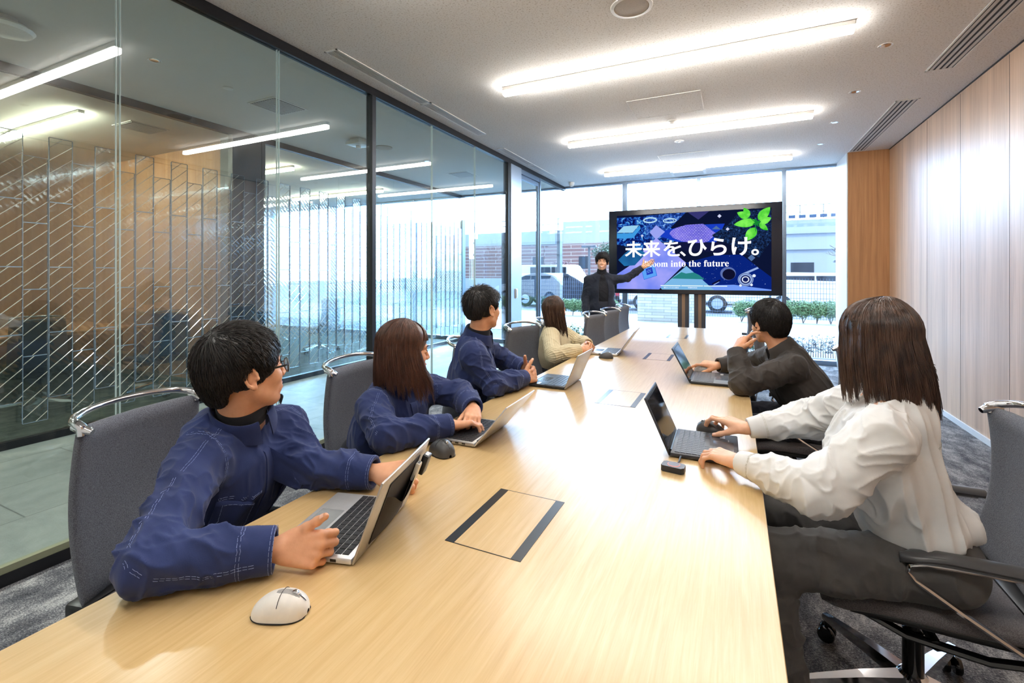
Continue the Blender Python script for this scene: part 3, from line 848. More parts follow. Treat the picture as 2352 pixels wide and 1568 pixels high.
def chair(label, loc, rz, arms):
    """facing +X"""
    t = thing('office_chair', label, 'chair', loc, rz, 'grey meeting chairs round the table')
    # seat cushion
    def seat_fn(u, v):
        x = -0.235 + 0.50 * v
        w = 0.235 * (1 - 0.10 * v ** 3)
        a = 2 * PI * u
        cy_, cz = math.cos(a), math.sin(a)
        yy = w * math.copysign(abs(cy_) ** 0.35, cy_)
        e = min(1, (v * 12) ** 0.5, ((1 - v) * 9) ** 0.5)
        drop = -0.035 * max(0, (v - 0.6) / 0.4) ** 2 + 0.015 * (1 - v) ** 4
        zz = 0.425 + drop + 0.028 * math.copysign(abs(cz) ** 0.6, cz) * e + 0.008 * (abs(yy) / w) ** 4
        return (x, yy * (0.9 + 0.1 * e), zz)
    s = MB().grid(seat_fn, 40, 18, closed_u=True)
    n = 40
    s.f.append(tuple(reversed(range(n)))); s.f.append(tuple(17 * n + k for k in range(n))); s.sm += [True, True]
    put('seat', s, M['seat_fabric'], t, angle=60)
    put('seat_pan', MB().rbox(-0.22, 0.2, -0.20, 0.20, 0.385, 0.405, 0.008).rbox(-0.13, 0.1, -0.09, 0.09, 0.345, 0.39, 0.015), M['black_plastic'], t)
    # back: a gently curved upholstered slab
    def bx_(z):                       # x of the back's middle surface
        u = (z - 0.40) / 0.52
        return -0.215 - 0.10 * u - 0.035 * math.sin(PI * min(1, u * 1.0)) + 0.05 * u * u * 0.6
    def back_fn(u, v):
        z = 0.462 + 0.473 * v
        w = 0.215 - 0.022 * v
        a = 2 * PI * u
        c_, s_ = math.cos(a), math.sin(a)
        yy = w * math.copysign(abs(c_) ** 0.22, c_)
        e = min(1, (v * 20 + 0.05) ** 0.5, ((1 - v) * 20 + 0.05) ** 0.5)
        xx = bx_(z) + 0.019 * math.copysign(abs(s_) ** 0.5, s_) * e + 0.035 * (yy / w) ** 2
        return (xx, yy, z)
    b = MB().grid(back_fn, 56, 22, closed_u=True)
    b.f.append(tuple(reversed(range(56)))); b.f.append(tuple(21 * 56 + k for k in range(56))); b.sm += [True, True]
    put('backrest', b, M['chair_fabric'], t, angle=60)
    xb = bx_(0.46)
    put('back_bracket', MB().rbox(xb - 0.025, xb + 0.05, -0.222, 0.222, 0.405, 0.470, 0.014), M['black_plastic'], t)
    # chrome handle along the top edge, bowed backwards
    xt = bx_(0.915) + 0.03
    pts = [(xt + 0.012, -0.185, 0.917), (xt + 0.012, -0.188, 0.937)]
    for k in range(17):
        a = PI * k / 16
        pts.append((xt - 0.005 - 0.075 * math.sin(a) ** 0.8, -0.186 * math.cos(a), 0.944 + 0.022 * math.sin(a)))
    pts += [(xt + 0.012, 0.188, 0.937), (xt + 0.012, 0.185, 0.917)]
    r = [0.015, 0.013] + [0.0125 - 0.0035 * math.sin(PI * k / 16) for k in range(17)] + [0.013, 0.015]
    h = MB().tube(pts, r, 10)
    for s_ in (-1, 1): h.tube([(xt - 0.02, s_ * 0.186, 0.936), (xt + 0.015, s_ * 0.184, 0.930), (xt + 0.035, s_ * 0.178, 0.922)], [0.010, 0.015, 0.009], 10)
    put('handle', h, M['chrome'], t)
    # arms
    for s_ in ((-1, 1) if arms else ()):
        y = s_ * 0.262
        pad = MB().grid(lambda u, v: (-0.26 + 0.36 * v, y + 0.026 * math.cos(2 * PI * u) * min(1, ((1 - v) * 9) ** 0.5 + 0.25), 0.625 - 0.022 * max(0, v - 0.7) ** 2 * 10 + 0.014 * math.sin(2 * PI * u)), 16, 14, closed_u=True)
        pad.f.append(tuple(reversed(range(16)))); pad.f.append(tuple(13 * 16 + k for k in range(16))); pad.sm += [True, True]
        arm = put('armrest', pad, M['chair_arm'], t)
        lp = [(-0.24, y, 0.612), (-0.05, y, 0.608), (0.045, y, 0.602), (0.078, y, 0.592), (0.085, y, 0.575), (0.070, y, 0.555), (-0.03, y * 0.985, 0.49), (-0.13, y * 0.97, 0.43), (-0.205, y * 0.93, 0.385)]
        put('arm_frame', MB().tube(lp, 0.0095, 8, flat=(1.4, 0.8)), M['chrome'], arm)
    # curved under-seat frame, lift and star base
    uf = MB()
    for s_ in (-1, 1):
        uf.tube([(-0.235, s_ * 0.225, 0.39), (-0.1, s_ * 0.21, 0.355), (0.06, s_ * 0.17, 0.345), (0.2, s_ * 0.12, 0.375)], 0.012, 8, flat=(1.3, 0.8))
        uf.tube([(0.0, s_ * 0.19, 0.348), (0.0, 0, 0.335)], 0.014, 8)
    put('under_frame', uf, M['gloss_black'], t)
    put('gas_lift', MB().lathe([(0.018, 0.36), (0.018, 0.27), (0.027, 0.265), (0.027, 0.09)], 20), M['gloss_black'], t)
    put('base_hub', MB().lathe([(0.030, 0.135), (0.040, 0.125), (0.042, 0.085), (0.03, 0.075)], 20), M['chrome'], t)
    for k in range(5):
        a = 2 * PI * k / 5 + 0.35
        c_, s_ = math.cos(a), math.sin(a)
        lg = MB()
        prof = [(0.03, 0.026, 0.128, 0.088), (0.15, 0.021, 0.118, 0.086), (0.28, 0.015, 0.100, 0.078), (0.315, 0.013, 0.094, 0.076)]
        V = []
        for rr, w, zt, zb in prof:
            for dy, zz in ((-w, zb), (w, zb), (w * 0.75, zt), (-w * 0.75, zt)):
                V.append((rr * c_ - dy * s_, rr * s_ + dy * c_, zz))
        F = []
        for i in range(3):
            for j in range(4): F.append((i * 4 + j, i * 4 + (j + 1) % 4, (i + 1) * 4 + (j + 1) % 4, (i + 1) * 4 + j))
        F += [(3, 2, 1, 0), (12, 13, 14, 15)]
        lg.add(V, F)
        leg = put('leg', lg, M['chrome'], t)
        cx_, cy_ = 0.305 * c_, 0.305 * s_
        cs = MB()
        mm = Matrix.Translation((cx_, cy_, 0.029)) @ Matrix.Rotation(a + 0.6, 4, 'Z')
        for dy in (-0.016, 0.016):
            w = MB().lathe([(0.004, dy - 0.010), (0.025, dy - 0.010), (0.028, dy - 0.005), (0.028, dy + 0.005), (0.025, dy + 0.010), (0.004, dy + 0.010)], 18, axis='Y')
            cs.add([mm @ Vector(p) for p in w.v], w.f, True)
        cs.tube([(cx_, cy_, 0.03), (cx_, cy_, 0.080)], 0.009, 8)
        put('caster', cs, M['caster'], leg)
    return t
ch0 = chair('grey chair at the near left, behind the man with glasses', (-1.44, 0.90, 0), rad(14), False)
ch1 = chair('grey chair of the woman in the white shirt, lower right corner', (0.50, 1.838, 0), PI, True)
L = 'left side of the table'
for x, y, rz, lab in [
    (-1.37, 1.72, 5, 'grey chair behind the woman in the blue work jacket'),
    (-1.30, 2.60, 26, 'grey chair behind the man in the blue work jacket with short hair'),
    (-1.316, 3.42, -18, 'empty grey chair between the man in blue and the woman in beige'),
    (-1.30, 4.02, 18, 'grey chair behind the woman in the beige sweater'),
    (-1.08, 4.78, -14, 'empty grey chair nearest the table corner where the standing man lets his arm hang'),
    (-1.07, 5.47, -13, 'empty grey chair right in front of the standing man'),
    (-1.08, 6.23, -8, 'empty grey chair at the far left corner of the table, by the screen'),
    (0.30, 3.10, 180, 'grey chair of the man in the black jacket'),
    (-0.10, 4.12, 176, 'empty grey chair tucked in just beyond the man in black'),
    (-0.10, 6.28, 180, 'empty grey chair at the far right corner of the table')]:
    if -0.5 < x < 0.25 : x += 0.0
    dup(ch1 if rz > 90 else ch0, (x, y, 0), rad(rz), lab)
for x, y, rz, lab in [(-6.1, 1.2, 200, 'dark chair shape in the wood panelled room, lower left'), (-6.3, 2.2, 160, 'dark chair shape in the wood panelled room, middle'),
                      (-6.0, 3.1, 185, 'dark chair shape in the wood panelled room, by its end wall'), (-6.6, 6.0, 180, 'dark chair shape in the room beyond the corridor, near the windows')]:
    dup(ch0, (x, y, 0), rad(rz), lab, 'chairs in the rooms beyond the corridor')
t = thing('meeting_table', 'brown table in the wood panelled room beyond the corridor', 'table', (-7.4, 1.9, 0))
put('tabletop', MB().rbox(-0.7, 0.7, -1.4, 1.4, 0.69, 0.72, 0.004), M['wall_wood_warm'], t)
for sx_ in (-1, 1):
    for sy in (-1, 1): put('leg', MB().box(sx_ * 0.6 - 0.03, sx_ * 0.6 + 0.03, sy * 1.2 - 0.03, sy * 1.2 + 0.03, 0, 0.69), M['black_metal'], t)

# ================================================================== big screen on its stand
SY = 6.9
t = thing('presentation_screen', 'large flat screen showing the blue slide, on a two post stand', 'screen', (-0.56, SY, 0))
bw = 1.123
simple('screen_bezel', rgb(24, 28, 40), 0.25, grain=0.0)
put('casing', MB().rbox(-bw, bw, 0.0, 0.07, 1.09, 2.303, 0.008), M['screen_bezel'], t)
for xx in (-0.085, 0.13):
    p = put('stand_post', MB().box(xx - 0.075, xx + 0.075, 0.09, 0.15, 0.04, 1.9), simple('stand_grey', rgb(72, 72, 78), 0.4, 0.4), t)
    put('post_channel', MB().box(xx - 0.02, xx + 0.022, 0.084, 0.092, 0.05, 1.09), simple('stand_bronze', rgb(150, 122, 100), 0.35, 0.6), p)
put('mount', MB().box(-0.4, 0.4, 0.07, 0.09, 1.3, 2.1), M['black_metal'], t)
put('foot', MB().rbox(-0.55, 0.6, -0.2, 0.45, 0.0, 0.04, 0.01), M['black_metal'], t)
# --- the slide, laid out in a 2000 x 1090 frame on the panel
SX0, SZ1, SW = -1.562 + 0.56, 2.228, 1.999
def sp(u, v):                         # slide pixels -> local x, z
    return (SX0 + u / 2000.0 * SW, SZ1 - v / 2000.0 * SW)
layer = [0]
def emat(name, build):
    t_ = NT(name); t_.n.remove(t_.b)
    e = t_.new('Emission'); t_.set(e.inputs[0], build(t_)); e.inputs[1].default_value = 0.48
    t_.l.new(e.outputs[0], t_.o.inputs[0]); M[name] = t_.m; return t_.m
def flat(poly, mat, lift=None):
    y = -0.0008 - 0.00006 * layer[0]
    mb_ = MB()
    P = [sp(u, v) for u, v in poly]
    mb_.add([(x, y, z) for x, z in P], [tuple(range(len(P)))])
    a = sum(P[i][0] * P[(i + 1) % len(P)][1] - P[(i + 1) % len(P)][0] * P[i][1] for i in range(len(P)))
    if a < 0: mb_.f = [tuple(reversed(f)) for f in mb_.f]
    return mb_, mat
def solid(r, g, b, name):
    return emat(name, lambda t_: rgb(r, g, b)) if name not in M else M[name]
slide = put('slide_image', *flat([(0, 0), (2000, 0), (2000, 1075), (0, 1075)], solid(12, 20, 50, 'slide_navy')), parent=t)
def art(name, polys, mat):
    layer[0] += 1
    out = MB()
    for p in polys:
        m_, _ = flat(p, None); out.add(m_.v, m_.f)
    return put(name, out, mat, slide)
def circle(u, v, r, rv=None, n=28, a0=0, a1=2 * PI):
    return [(u + r * math.cos(a0 + (a1 - a0) * k / n), v + (rv or r) * math.sin(a0 + (a1 - a0) * k / n)) for k in range(n)]
def ring(u, v, r, w, rv=None, n=32):
    rv = rv or r; o = []
    for k in range(n):
        a, b = 2 * PI * k / n, 2 * PI * (k + 1) / n
        o.append([(u + r * math.cos(a), v + rv * math.sin(a)), (u + r * math.cos(b), v + rv * math.sin(b)), (u + (r - w) * math.cos(b), v + (rv - w) * math.sin(b)), (u + (r - w) * math.cos(a), v + (rv - w) * math.sin(a))])
    return o
def dia(u, v, r): return [(u, v - r), (u + r, v), (u, v + r), (u - r, v)]
circ = emat('slide_circuit', lambda t_: t_.ramp(t_.noise(t_.coord(scale=(1, 1, 1), rot=(0, rad(40), 0)), 16, 5, 0.75, 1.0), [(0.46, rgb(8, 18, 80)), (0.52, rgb(20, 60, 170)), (0.60, rgb(60, 150, 220)), (0.66, rgb(190, 235, 250))]))
art('circuit_picture', [[(0, 30), (560, 30), (900, 330), (560, 560), (560, 640), (330, 500), (0, 420)]], circ)
art('circuit_picture', [[(420, 20), (960, 0), (560, 400), (420, 330)]], emat('slide_street', lambda t_: t_.ramp(t_.noise(t_.coord(), 22, 4, 0.7), [(0.4, rgb(14, 30, 96)), (0.55, rgb(40, 90, 190)), (0.68, rgb(150, 200, 245))])))
art('chip_picture', [[(0, 250), (100, 155), (320, 150), (230, 255)]], solid(150, 205, 235, 'slide_cyan'))
art('chip_picture', [[(0, 260), (230, 262), (330, 150), (345, 200), (240, 330), (100, 340), (0, 330)]], solid(60, 150, 220, 'slide_mid'))
for rg_ in ((475, 85, 98, 12, 42), (475, 85, 80, 6, 30), (745, 105, 92, 12, 36), (745, 105, 60, 6, 22)): art('ring_mark', ring(*rg_), solid(190, 230, 250, 'slide_light'))
art('blue_band', [[(620, 250), (1000, 180), (1450, 180), (1340, 440), (900, 430), (560, 300)]], solid(24, 60, 190, 'slide_blue'))
art('dark_band', [[(620, 400), (1400, 430), (1450, 560), (1000, 545), (880, 500)]], solid(18, 22, 60, 'slide_dark2'))
wafer = emat('slide_wafer', lambda t_: t_.mix(0.5, t_.ramp(t_.noise(t_.coord(), 3.0, 2), [(0.3, rgb(40, 50, 200)), (0.6, rgb(130, 120, 245)), (0.8, rgb(190, 190, 255))]), (lambda b: (t_.l.new(t_.coord(rot=(PI / 2, 0, 0)), b.inputs['Vector']), b.outputs['Color'])[1])(t_.new('TexBrick', i_Scale=1.0, i_Brick_Width=0.035, i_Row_Height=0.02, i_Mortar_Size=0.0035, i_Color1=rgb(200, 190, 255), i_Color2=rgb(160, 150, 250), i_Mortar=rgb(30, 30, 130)))))
art('wafer_picture', [[(740, 290), (760, 250), (830, 210), (960, 175), (1180, 170), (1345, 310), (1250, 410), (1180, 430), (1050, 430), (900, 400), (790, 350)]], wafer)
art('violet_triangle', [[(560, 160), (680, 260), (560, 370), (470, 260)]], solid(150, 160, 235, 'slide_lilac2'))
art('violet_triangle', [[(980, 0), (1260, 0), (1120, 110)]], solid(52, 52, 110, 'slide_viol'))
art('big_pale_triangle', [[(560, 340), (960, 700), (600, 1075), (0, 1075), (0, 860), (180, 740)]], emat('slide_lilac', lambda t_: t_.ramp(t_.noise(t_.coord(), 2.4, 3), [(0.3, rgb(90, 120, 235)), (0.5, rgb(140, 150, 240)), (0.75, rgb(190, 180, 250))])))
art('teal_block', [[(110, 560), (250, 450), (420, 560), (260, 730), (110, 740), (20, 650)]], emat('slide_teal', lambda t_: t_.ramp(t_.noise(t_.coord(), 2.0, 2), [(0.35, rgb(18, 50, 110)), (0.7, rgb(40, 130, 190))])))
art('earth_picture', [[(960, 700), (1340, 600), (1650, 600), (2000, 900), (2000, 1075), (1300, 1075), (1100, 900)]], emat('slide_space', lambda t_: t_.ramp(t_.noise(t_.coord(), 60, 1, 0.3), [(0.74, rgb(8, 34, 120)), (0.78, rgb(170, 200, 250))])))
art('space_glow', [[(1300, 1010), (1560, 1000), (2000, 1060), (2000, 1075), (1200, 1075)]], solid(110, 150, 240, 'slide_glow'))
art('forest_picture', [[(900, 1075), (640, 1075), (620, 1050), (965, 745), (1320, 1075)]], emat('slide_forest', lambda t_: t_.mix(t_.ramp(t_.math('MULTIPLY_ADD', t_.math('ADD', t_.new('SeparateXYZ', i_Vector=t_.coord()).outputs['Z'], t_.math('MULTIPLY', t_.noise(t_.coord(), 7, 4), 0.12)), 4.0), [(0.0, (0, 0, 0, 1)), (0.9, (1, 1, 1, 1))]), t_.ramp(t_.noise(t_.coord(), 40, 3), [(0.35, rgb(10, 90, 50)), (0.55, rgb(40, 160, 60)), (0.7, rgb(130, 200, 40))]), rgb(120, 180, 225))))
art('hill_ridge', [[(770, 920), (900, 830), (960, 850), (1060, 835), (1130, 870), (1200, 930)]], solid(40, 130, 130, 'slide_hill'))
art('soil_picture', [[(1290, 330), (1480, 210), (1600, 60), (1760, 20), (2000, 20), (2000, 420), (1860, 640), (1700, 600), (1500, 450), (1380, 420)]], emat('slide_soil', lambda t_: t_.ramp(t_.noise(t_.coord(), 30, 5, 0.8), [(0.45, rgb(12, 18, 40)), (0.6, rgb(30, 60, 110)), (0.7, rgb(90, 140, 200))])))
def leafp(a, b, w, n=10):
    ax, ay = a; bx2, by2 = b; L_ = math.hypot(bx2 - ax, by2 - ay); ux, uy = (bx2 - ax) / L_, (by2 - ay) / L_
    l, r_ = [], []
    for k in range(n + 1):
        q = k / n; ww = w * math.sin(PI * q) ** 0.7 * (1.15 - 0.5 * q) if 0 < q < 1 else 0
        l.append((ax + ux * L_ * q - uy * ww, ay + uy * L_ * q + ux * ww)); r_.append((ax + ux * L_ * q + uy * ww, ay + uy * L_ * q - ux * ww))
    return l + list(reversed(r_))[1:-1]
green = emat('slide_leaf', lambda t_: t_.ramp(t_.noise(t_.coord(), 9, 3), [(0.35, rgb(50, 190, 40)), (0.65, rgb(130, 240, 90))]))
art('seedling_picture', [leafp((1740, 110), (1600, 40), 52), leafp((1745, 100), (1680, -20), 40), leafp((1830, 170), (1560, 200), 62), leafp((1850, 150), (1985, -10), 60), leafp((1860, 190), (1998, 130), 50), leafp((1820, 250), (1700, 420), 66), leafp((1860, 200), (1960, 290), 36)], green)
art('seedling_picture', [leafp((1880, 170), (1780, 210), 22), leafp((1810, 130), (1850, 240), 18), [(1738, 110), (1748, 108), (1850, 200), (1840, 206)], [(1815, 200), (1824, 200), (1822, 300), (1814, 300)]], solid(20, 130, 50, 'slide_leaf2'))
art('satellite_picture', [circle(1490, 850, 95, 88)], solid(90, 110, 170, 'slide_sat1'))
art('satellite_picture', [circle(1500, 862, 78, 72), [(1290, 985), (1390, 930), (1400, 950), (1300, 1000)]], solid(14, 16, 44, 'slide_sat2'))
art('satellite_picture', [circle(1700, 930, 92, 88), [(1660, 850), (1840, 765), (1855, 785), (1680, 870)], [(1310, 1000), (1380, 960), (1384, 966), (1318, 1008)]], solid(150, 175, 225, 'slide_sat3'))
art('satellite_picture', [circle(1700, 930, 60, 58)] + ring(1700, 930, 84, 6, 80), solid(20, 30, 90, 'slide_sat4'))
for q_ in (ring(1700, 930, 44, 12, 42), [circle(1640, 1010, 16)], [circle(1800, 880, 20)], [circle(1770, 1000, 16)]): art('satellite_picture', q_, solid(225, 235, 250, 'slide_sat5'))
art('processor_picture', [[(345, 760), (530, 700), (575, 880), (390, 940)]], solid(50, 110, 220, 'slide_cpu1'))
art('processor_picture', [[(352, 766), (526, 709), (566, 876), (394, 931)]], solid(90, 160, 240, 'slide_cpu2'))
art('processor_picture', [[(415, 785), (500, 760), (520, 845), (430, 872)]], solid(30, 50, 180, 'slide_cpu3'))
art('processor_picture', [[(430 + 9 * i, 800 - 3 * i + 9 * j), (436 + 9 * i, 798 - 3 * i + 9 * j), (437 + 9 * i, 802 - 3 * i + 9 * j), (431 + 9 * i, 804 - 3 * i + 9 * j)] for i in range(7) for j in range(6) if (i * 3 + j * 5) % 4], solid(120, 190, 250, 'slide_cpu4'))
art('diamond_marks', [dia(1385, 75, 26), dia(1485, 255, 24), dia(365, 305, 20)], solid(205, 210, 240, 'slide_dia'))
art('diamond_marks', [[(1290, 250), (1345, 205), (1400, 255)], dia(1770, 645, 44)], solid(80, 110, 160, 'slide_dia2'))
art('menu_bar', [[(620, 1015), (890, 1015), (890, 1026), (620, 1026)], [(900, 1015), (1180, 1015), (1180, 1026), (900, 1026)], [(1190, 1015), (1480, 1015), (1480, 1026), (1190, 1026)]], solid(235, 250, 245, 'slide_bar'))
wtxt = emit('slide_text', rgb(245, 246, 255), 0.55)
def text(name, body, u, v, h, wid, parent, mat, bold=0.0, ydepth=-0.012, conv=None, spacing=1.0):
    cu = bpy.data.curves.new(name, 'FONT'); cu.body = body; cu.offset = bold; cu.space_character = spacing
    cu.extrude = 0.0; cu.align_x = 'LEFT'
    to = bpy.data.objects.new(name + '_src', cu); COL.objects.link(to)
    me = bpy.data.meshes.new_from_object(to.evaluated_get(bpy.context.evaluated_depsgraph_get()))
    bpy.data.objects.remove(to)
    co = np.zeros(len(me.vertices) * 3); me.vertices.foreach_get('co', co); co = co.reshape(-1, 3)
    if not len(co): return None
    lo, hi_ = co.min(0), co.max(0); co -= lo; sc_ = hi_ - lo
    if conv is None:
        x0, z0 = sp(u, v + h); s_x = wid / 2000.0 * SW / sc_[0]; s_z = h / 2000.0 * SW / sc_[1]
        co = np.stack([x0 + co[:, 0] * s_x, np.full(len(co), ydepth), z0 + co[:, 1] * s_z], 1)
    else: co = conv(co / sc_)
    me.vertices.foreach_set('co', co.ravel()); me.update()
    me.name = name
    me.materials.clear(); me.materials.append(mat)
    o_ = bpy.data.objects.new(name, me); COL.objects.link(o_); o_.parent = parent
    return o_
for tx, u_, v_, h_, w_ in (('未来', 118, 378, 235, 505), ('、', 880, 540, 72, 80), ('ひらけ', 985, 368, 245, 780), ('。', 1768, 530, 82, 88)):
    text('slide_title', tx, u_, v_, h_, w_, slide, wtxt, 0.022)
for du, dv in ((0, 0), (9, 0), (0, 7), (9, 7), (4, 3)): text('slide_title', 'を', 662 + du, 384 + dv, 218, 226, slide, wtxt, 0.0)
text('slide_subtitle', '\U0001D401\U0001D425\U0001D428\U0001D428\U0001D426 \U0001D422\U0001D427\U0001D42D\U0001D428 \U0001D42D\U0001D421\U0001D41E \U0001D41F\U0001D42E\U0001D42D\U0001D42E\U0001D42B\U0001D41E', 395, 668, 88, 1105, slide, wtxt, 0.0)
text('menu_text', '東京エレクトロンを知る', 665, 1036, 22, 200, slide, wtxt, 0.0)
text('menu_text', '半導体を知る', 985, 1036, 20, 120, slide, wtxt, 0.0)

# ================================================================== things on the table
simple('laptop_silver', rgb(176, 172, 168), 0.35, 0.7)
simple('laptop_pale', rgb(206, 206, 208), 0.35, 0.5)
simple('laptop_black', rgb(44, 47, 54), 0.38, 0.2)
simple('key_black', rgb(34, 34, 38), 0.42)
simple('screen_glass', rgb(14, 20, 34), 0.06)
simple('touchpad_grey', rgb(150, 152, 154), 0.3, 0.4)
simple('touchpad_dark', rgb(52, 56, 64), 0.25)
simple('screen_frame', rgb(28, 30, 34), 0.35)
def laptop(label, hx, hy, yaw, w, dep, lid, ang, body, pad, side, cover, lift=0.0):
    """hinge line starts at (hx,hy) and runs w along local +Y; the base lies towards local -X; side=+1 user at -X"""
    t = thing('laptop', label, 'laptop', (hx, hy, TZ), yaw, 'laptops on the table')
    th = 0.017
    b = MB().rbox(-dep, 0.0, 0, w, 0.003 + lift * 0, th, 0.004)
    base = put('base', b, M[body], t)
    k = MB()
    rows = 6; kh = (dep * 0.52) / rows
    for r in range(rows):
        nk = 14 if r < 5 else 9
        x1 = -0.014 - r * kh
        for c in range(nk):
            kw = (w - 0.024) / 14
            if r == 5:
                edges_ = [0, 1, 2, 3, 4, 9, 10, 11, 12.5, 14]
                a, e = edges_[c], edges_[c + 1]
            else: a, e = c, c + 1
            k.box(x1 - kh + 0.0025, x1, 0.012 + a * kw + 0.0012, 0.012 + e * kw - 0.0012, th, th + 0.0018)
    put('keyboard', k, M['key_black'], base)
    put('touchpad', MB().box(-dep * 0.93, -dep * 0.62, w * 0.33, w * 0.67, th, th + 0.0006), M[pad], base)
    put('palm_sticker', MB().box(-dep * 0.80, -dep * 0.72, w * 0.06, w * 0.2, th, th + 0.0005), M['laptop_pale'], base)
    pm = MB()
    for q in range(4): pm.box(-dep * (0.25 + q * 0.14), -dep * (0.18 + q * 0.14), -0.0006, 0.001, 0.007, 0.013)
    put('ports', pm, M['inlay_black'], base)
    mt = Matrix.Translation((0.004, 0, 0.010)) @ Matrix.Rotation(rad(ang), 4, 'Y')
    l = put('lid', MB().rbox(-0.0028, 0.0028, 0, w, -0.006, lid, 0.0022, mat=mt), M[cover], t)
    put('screen_panel', MB().box(-0.0036, -0.0028, 0.006, w - 0.006, 0.012, lid - 0.006, mat=mt), M['screen_frame'], l)
    put('display', MB().box(-0.0040, -0.0036, 0.012, w - 0.012, 0.018, lid - 0.014, mat=mt), M['screen_glass'], l)
    put('hinge', MB().tube([(0.001, w * 0.1, 0.014), (0.001, w * 0.9, 0.014)], 0.006, 8), M['screen_frame'], t)
    return t, mt, l
lp1, mt1, lid1 = laptop('silver laptop held by the man with glasses, black pouch on its lid', -0.757, 0.774, rad(15), 0.288, 0.205, 0.192, 21, 'laptop_pale', 'touchpad_grey', 1, 'laptop_silver')
# pouch and adapters clipped to the back of the first laptop's lid
t = thing('cable_pouch', 'black fabric pouch stuck on the back of the nearest laptop lid', 'pouch', lp1.location, lp1.rotation_euler.z)
simple('pouch_cloth', rgb(40, 36, 38), 0.75)
mp = mt1
put('backing', MB().rbox(0.0032, 0.0052, 0.055, 0.235, 0.012, 0.165, 0.0008, 1, mat=mp), M['pouch_cloth'], t)
def pfn(u, v):
    y = 0.06 + 0.165 * u; z = 0.016 + (0.105 + 0.02 * math.cos(2 * PI * u) - 0.01) * v
    return mp @ Vector((0.0055 + 0.020 * math.sin(PI * u) ** 0.6 * (0.25 + 0.75 * v), y, z))
put('pocket', MB().grid(pfn, 16, 10), M['pouch_cloth'], t)
t = thing('usb_adapter', 'white video adapter tucked in the pouch on the laptop lid', 'adapter', lp1.location, lp1.rotation_euler.z)
put('body', MB().rbox(0.007, 0.019, 0.205, 0.228, 0.105, 0.155, 0.004, mat=mp), M['white_plastic'], t)
put('socket', MB().box(0.010, 0.016, 0.210, 0.223, 0.1545, 0.1555, mat=mp), M['inlay_black'], t)
t = thing('display_adapter', 'black display adapter beside the white one on the laptop lid', 'adapter', lp1.location, lp1.rotation_euler.z)
put('body', MB().rbox(0.009, 0.027, 0.240, 0.272, 0.110, 0.165, 0.004, mat=mp), M['black_plastic'], t)
put('socket', MB().box(0.013, 0.023, 0.246, 0.266, 0.1645, 0.1658, mat=mp), M['laptop_silver'], t)
put('lid_sticker', MB().box(0.0028, 0.0034, 0.175, 0.275, 0.168, 0.184, mat=mp), M['laptop_pale'], lid1)
laptop('silver laptop in front of the woman in the blue jacket, lid tilted far back', -0.868, 1.50, rad(2), 0.285, 0.205, 0.20, 40, 'laptop_silver', 'touchpad_grey', 1, 'laptop_pale')
laptop('dark laptop in front of the short haired man in blue', -0.852, 2.468, rad(0), 0.30, 0.215, 0.20, 22, 'laptop_black', 'touchpad_dark', 1, 'laptop_silver')
laptop('pale laptop in front of the woman in the beige sweater', -0.832, 3.674, rad(3), 0.30, 0.215, 0.235, 35, 'laptop_pale', 'touchpad_dark', 1, 'laptop_silver')
laptop('dark laptop of the man in the black jacket', -0.232, 3.245, rad(180), 0.315, 0.215, 0.215, 28, 'laptop_black', 'touchpad_dark', 1, 'laptop_black')
lp7, _, _ = laptop('dark laptop the woman in the white shirt types on', -0.208, 2.005, rad(181), 0.285, 0.22, 0.205, 24, 'laptop_black', 'touchpad_dark', 1, 'laptop_black')
text('palm_badge', '\u25CF\u25CF\u25CF', 0, 0, 0, 0, lp7, M['laptop_pale'], conv=lambda c: np.stack([-0.19 + 0 * c[:, 0] + c[:, 1] * 0.004, 0.07 + c[:, 0] * 0.02, 0.0178 + 0 * c[:, 0]], 1))

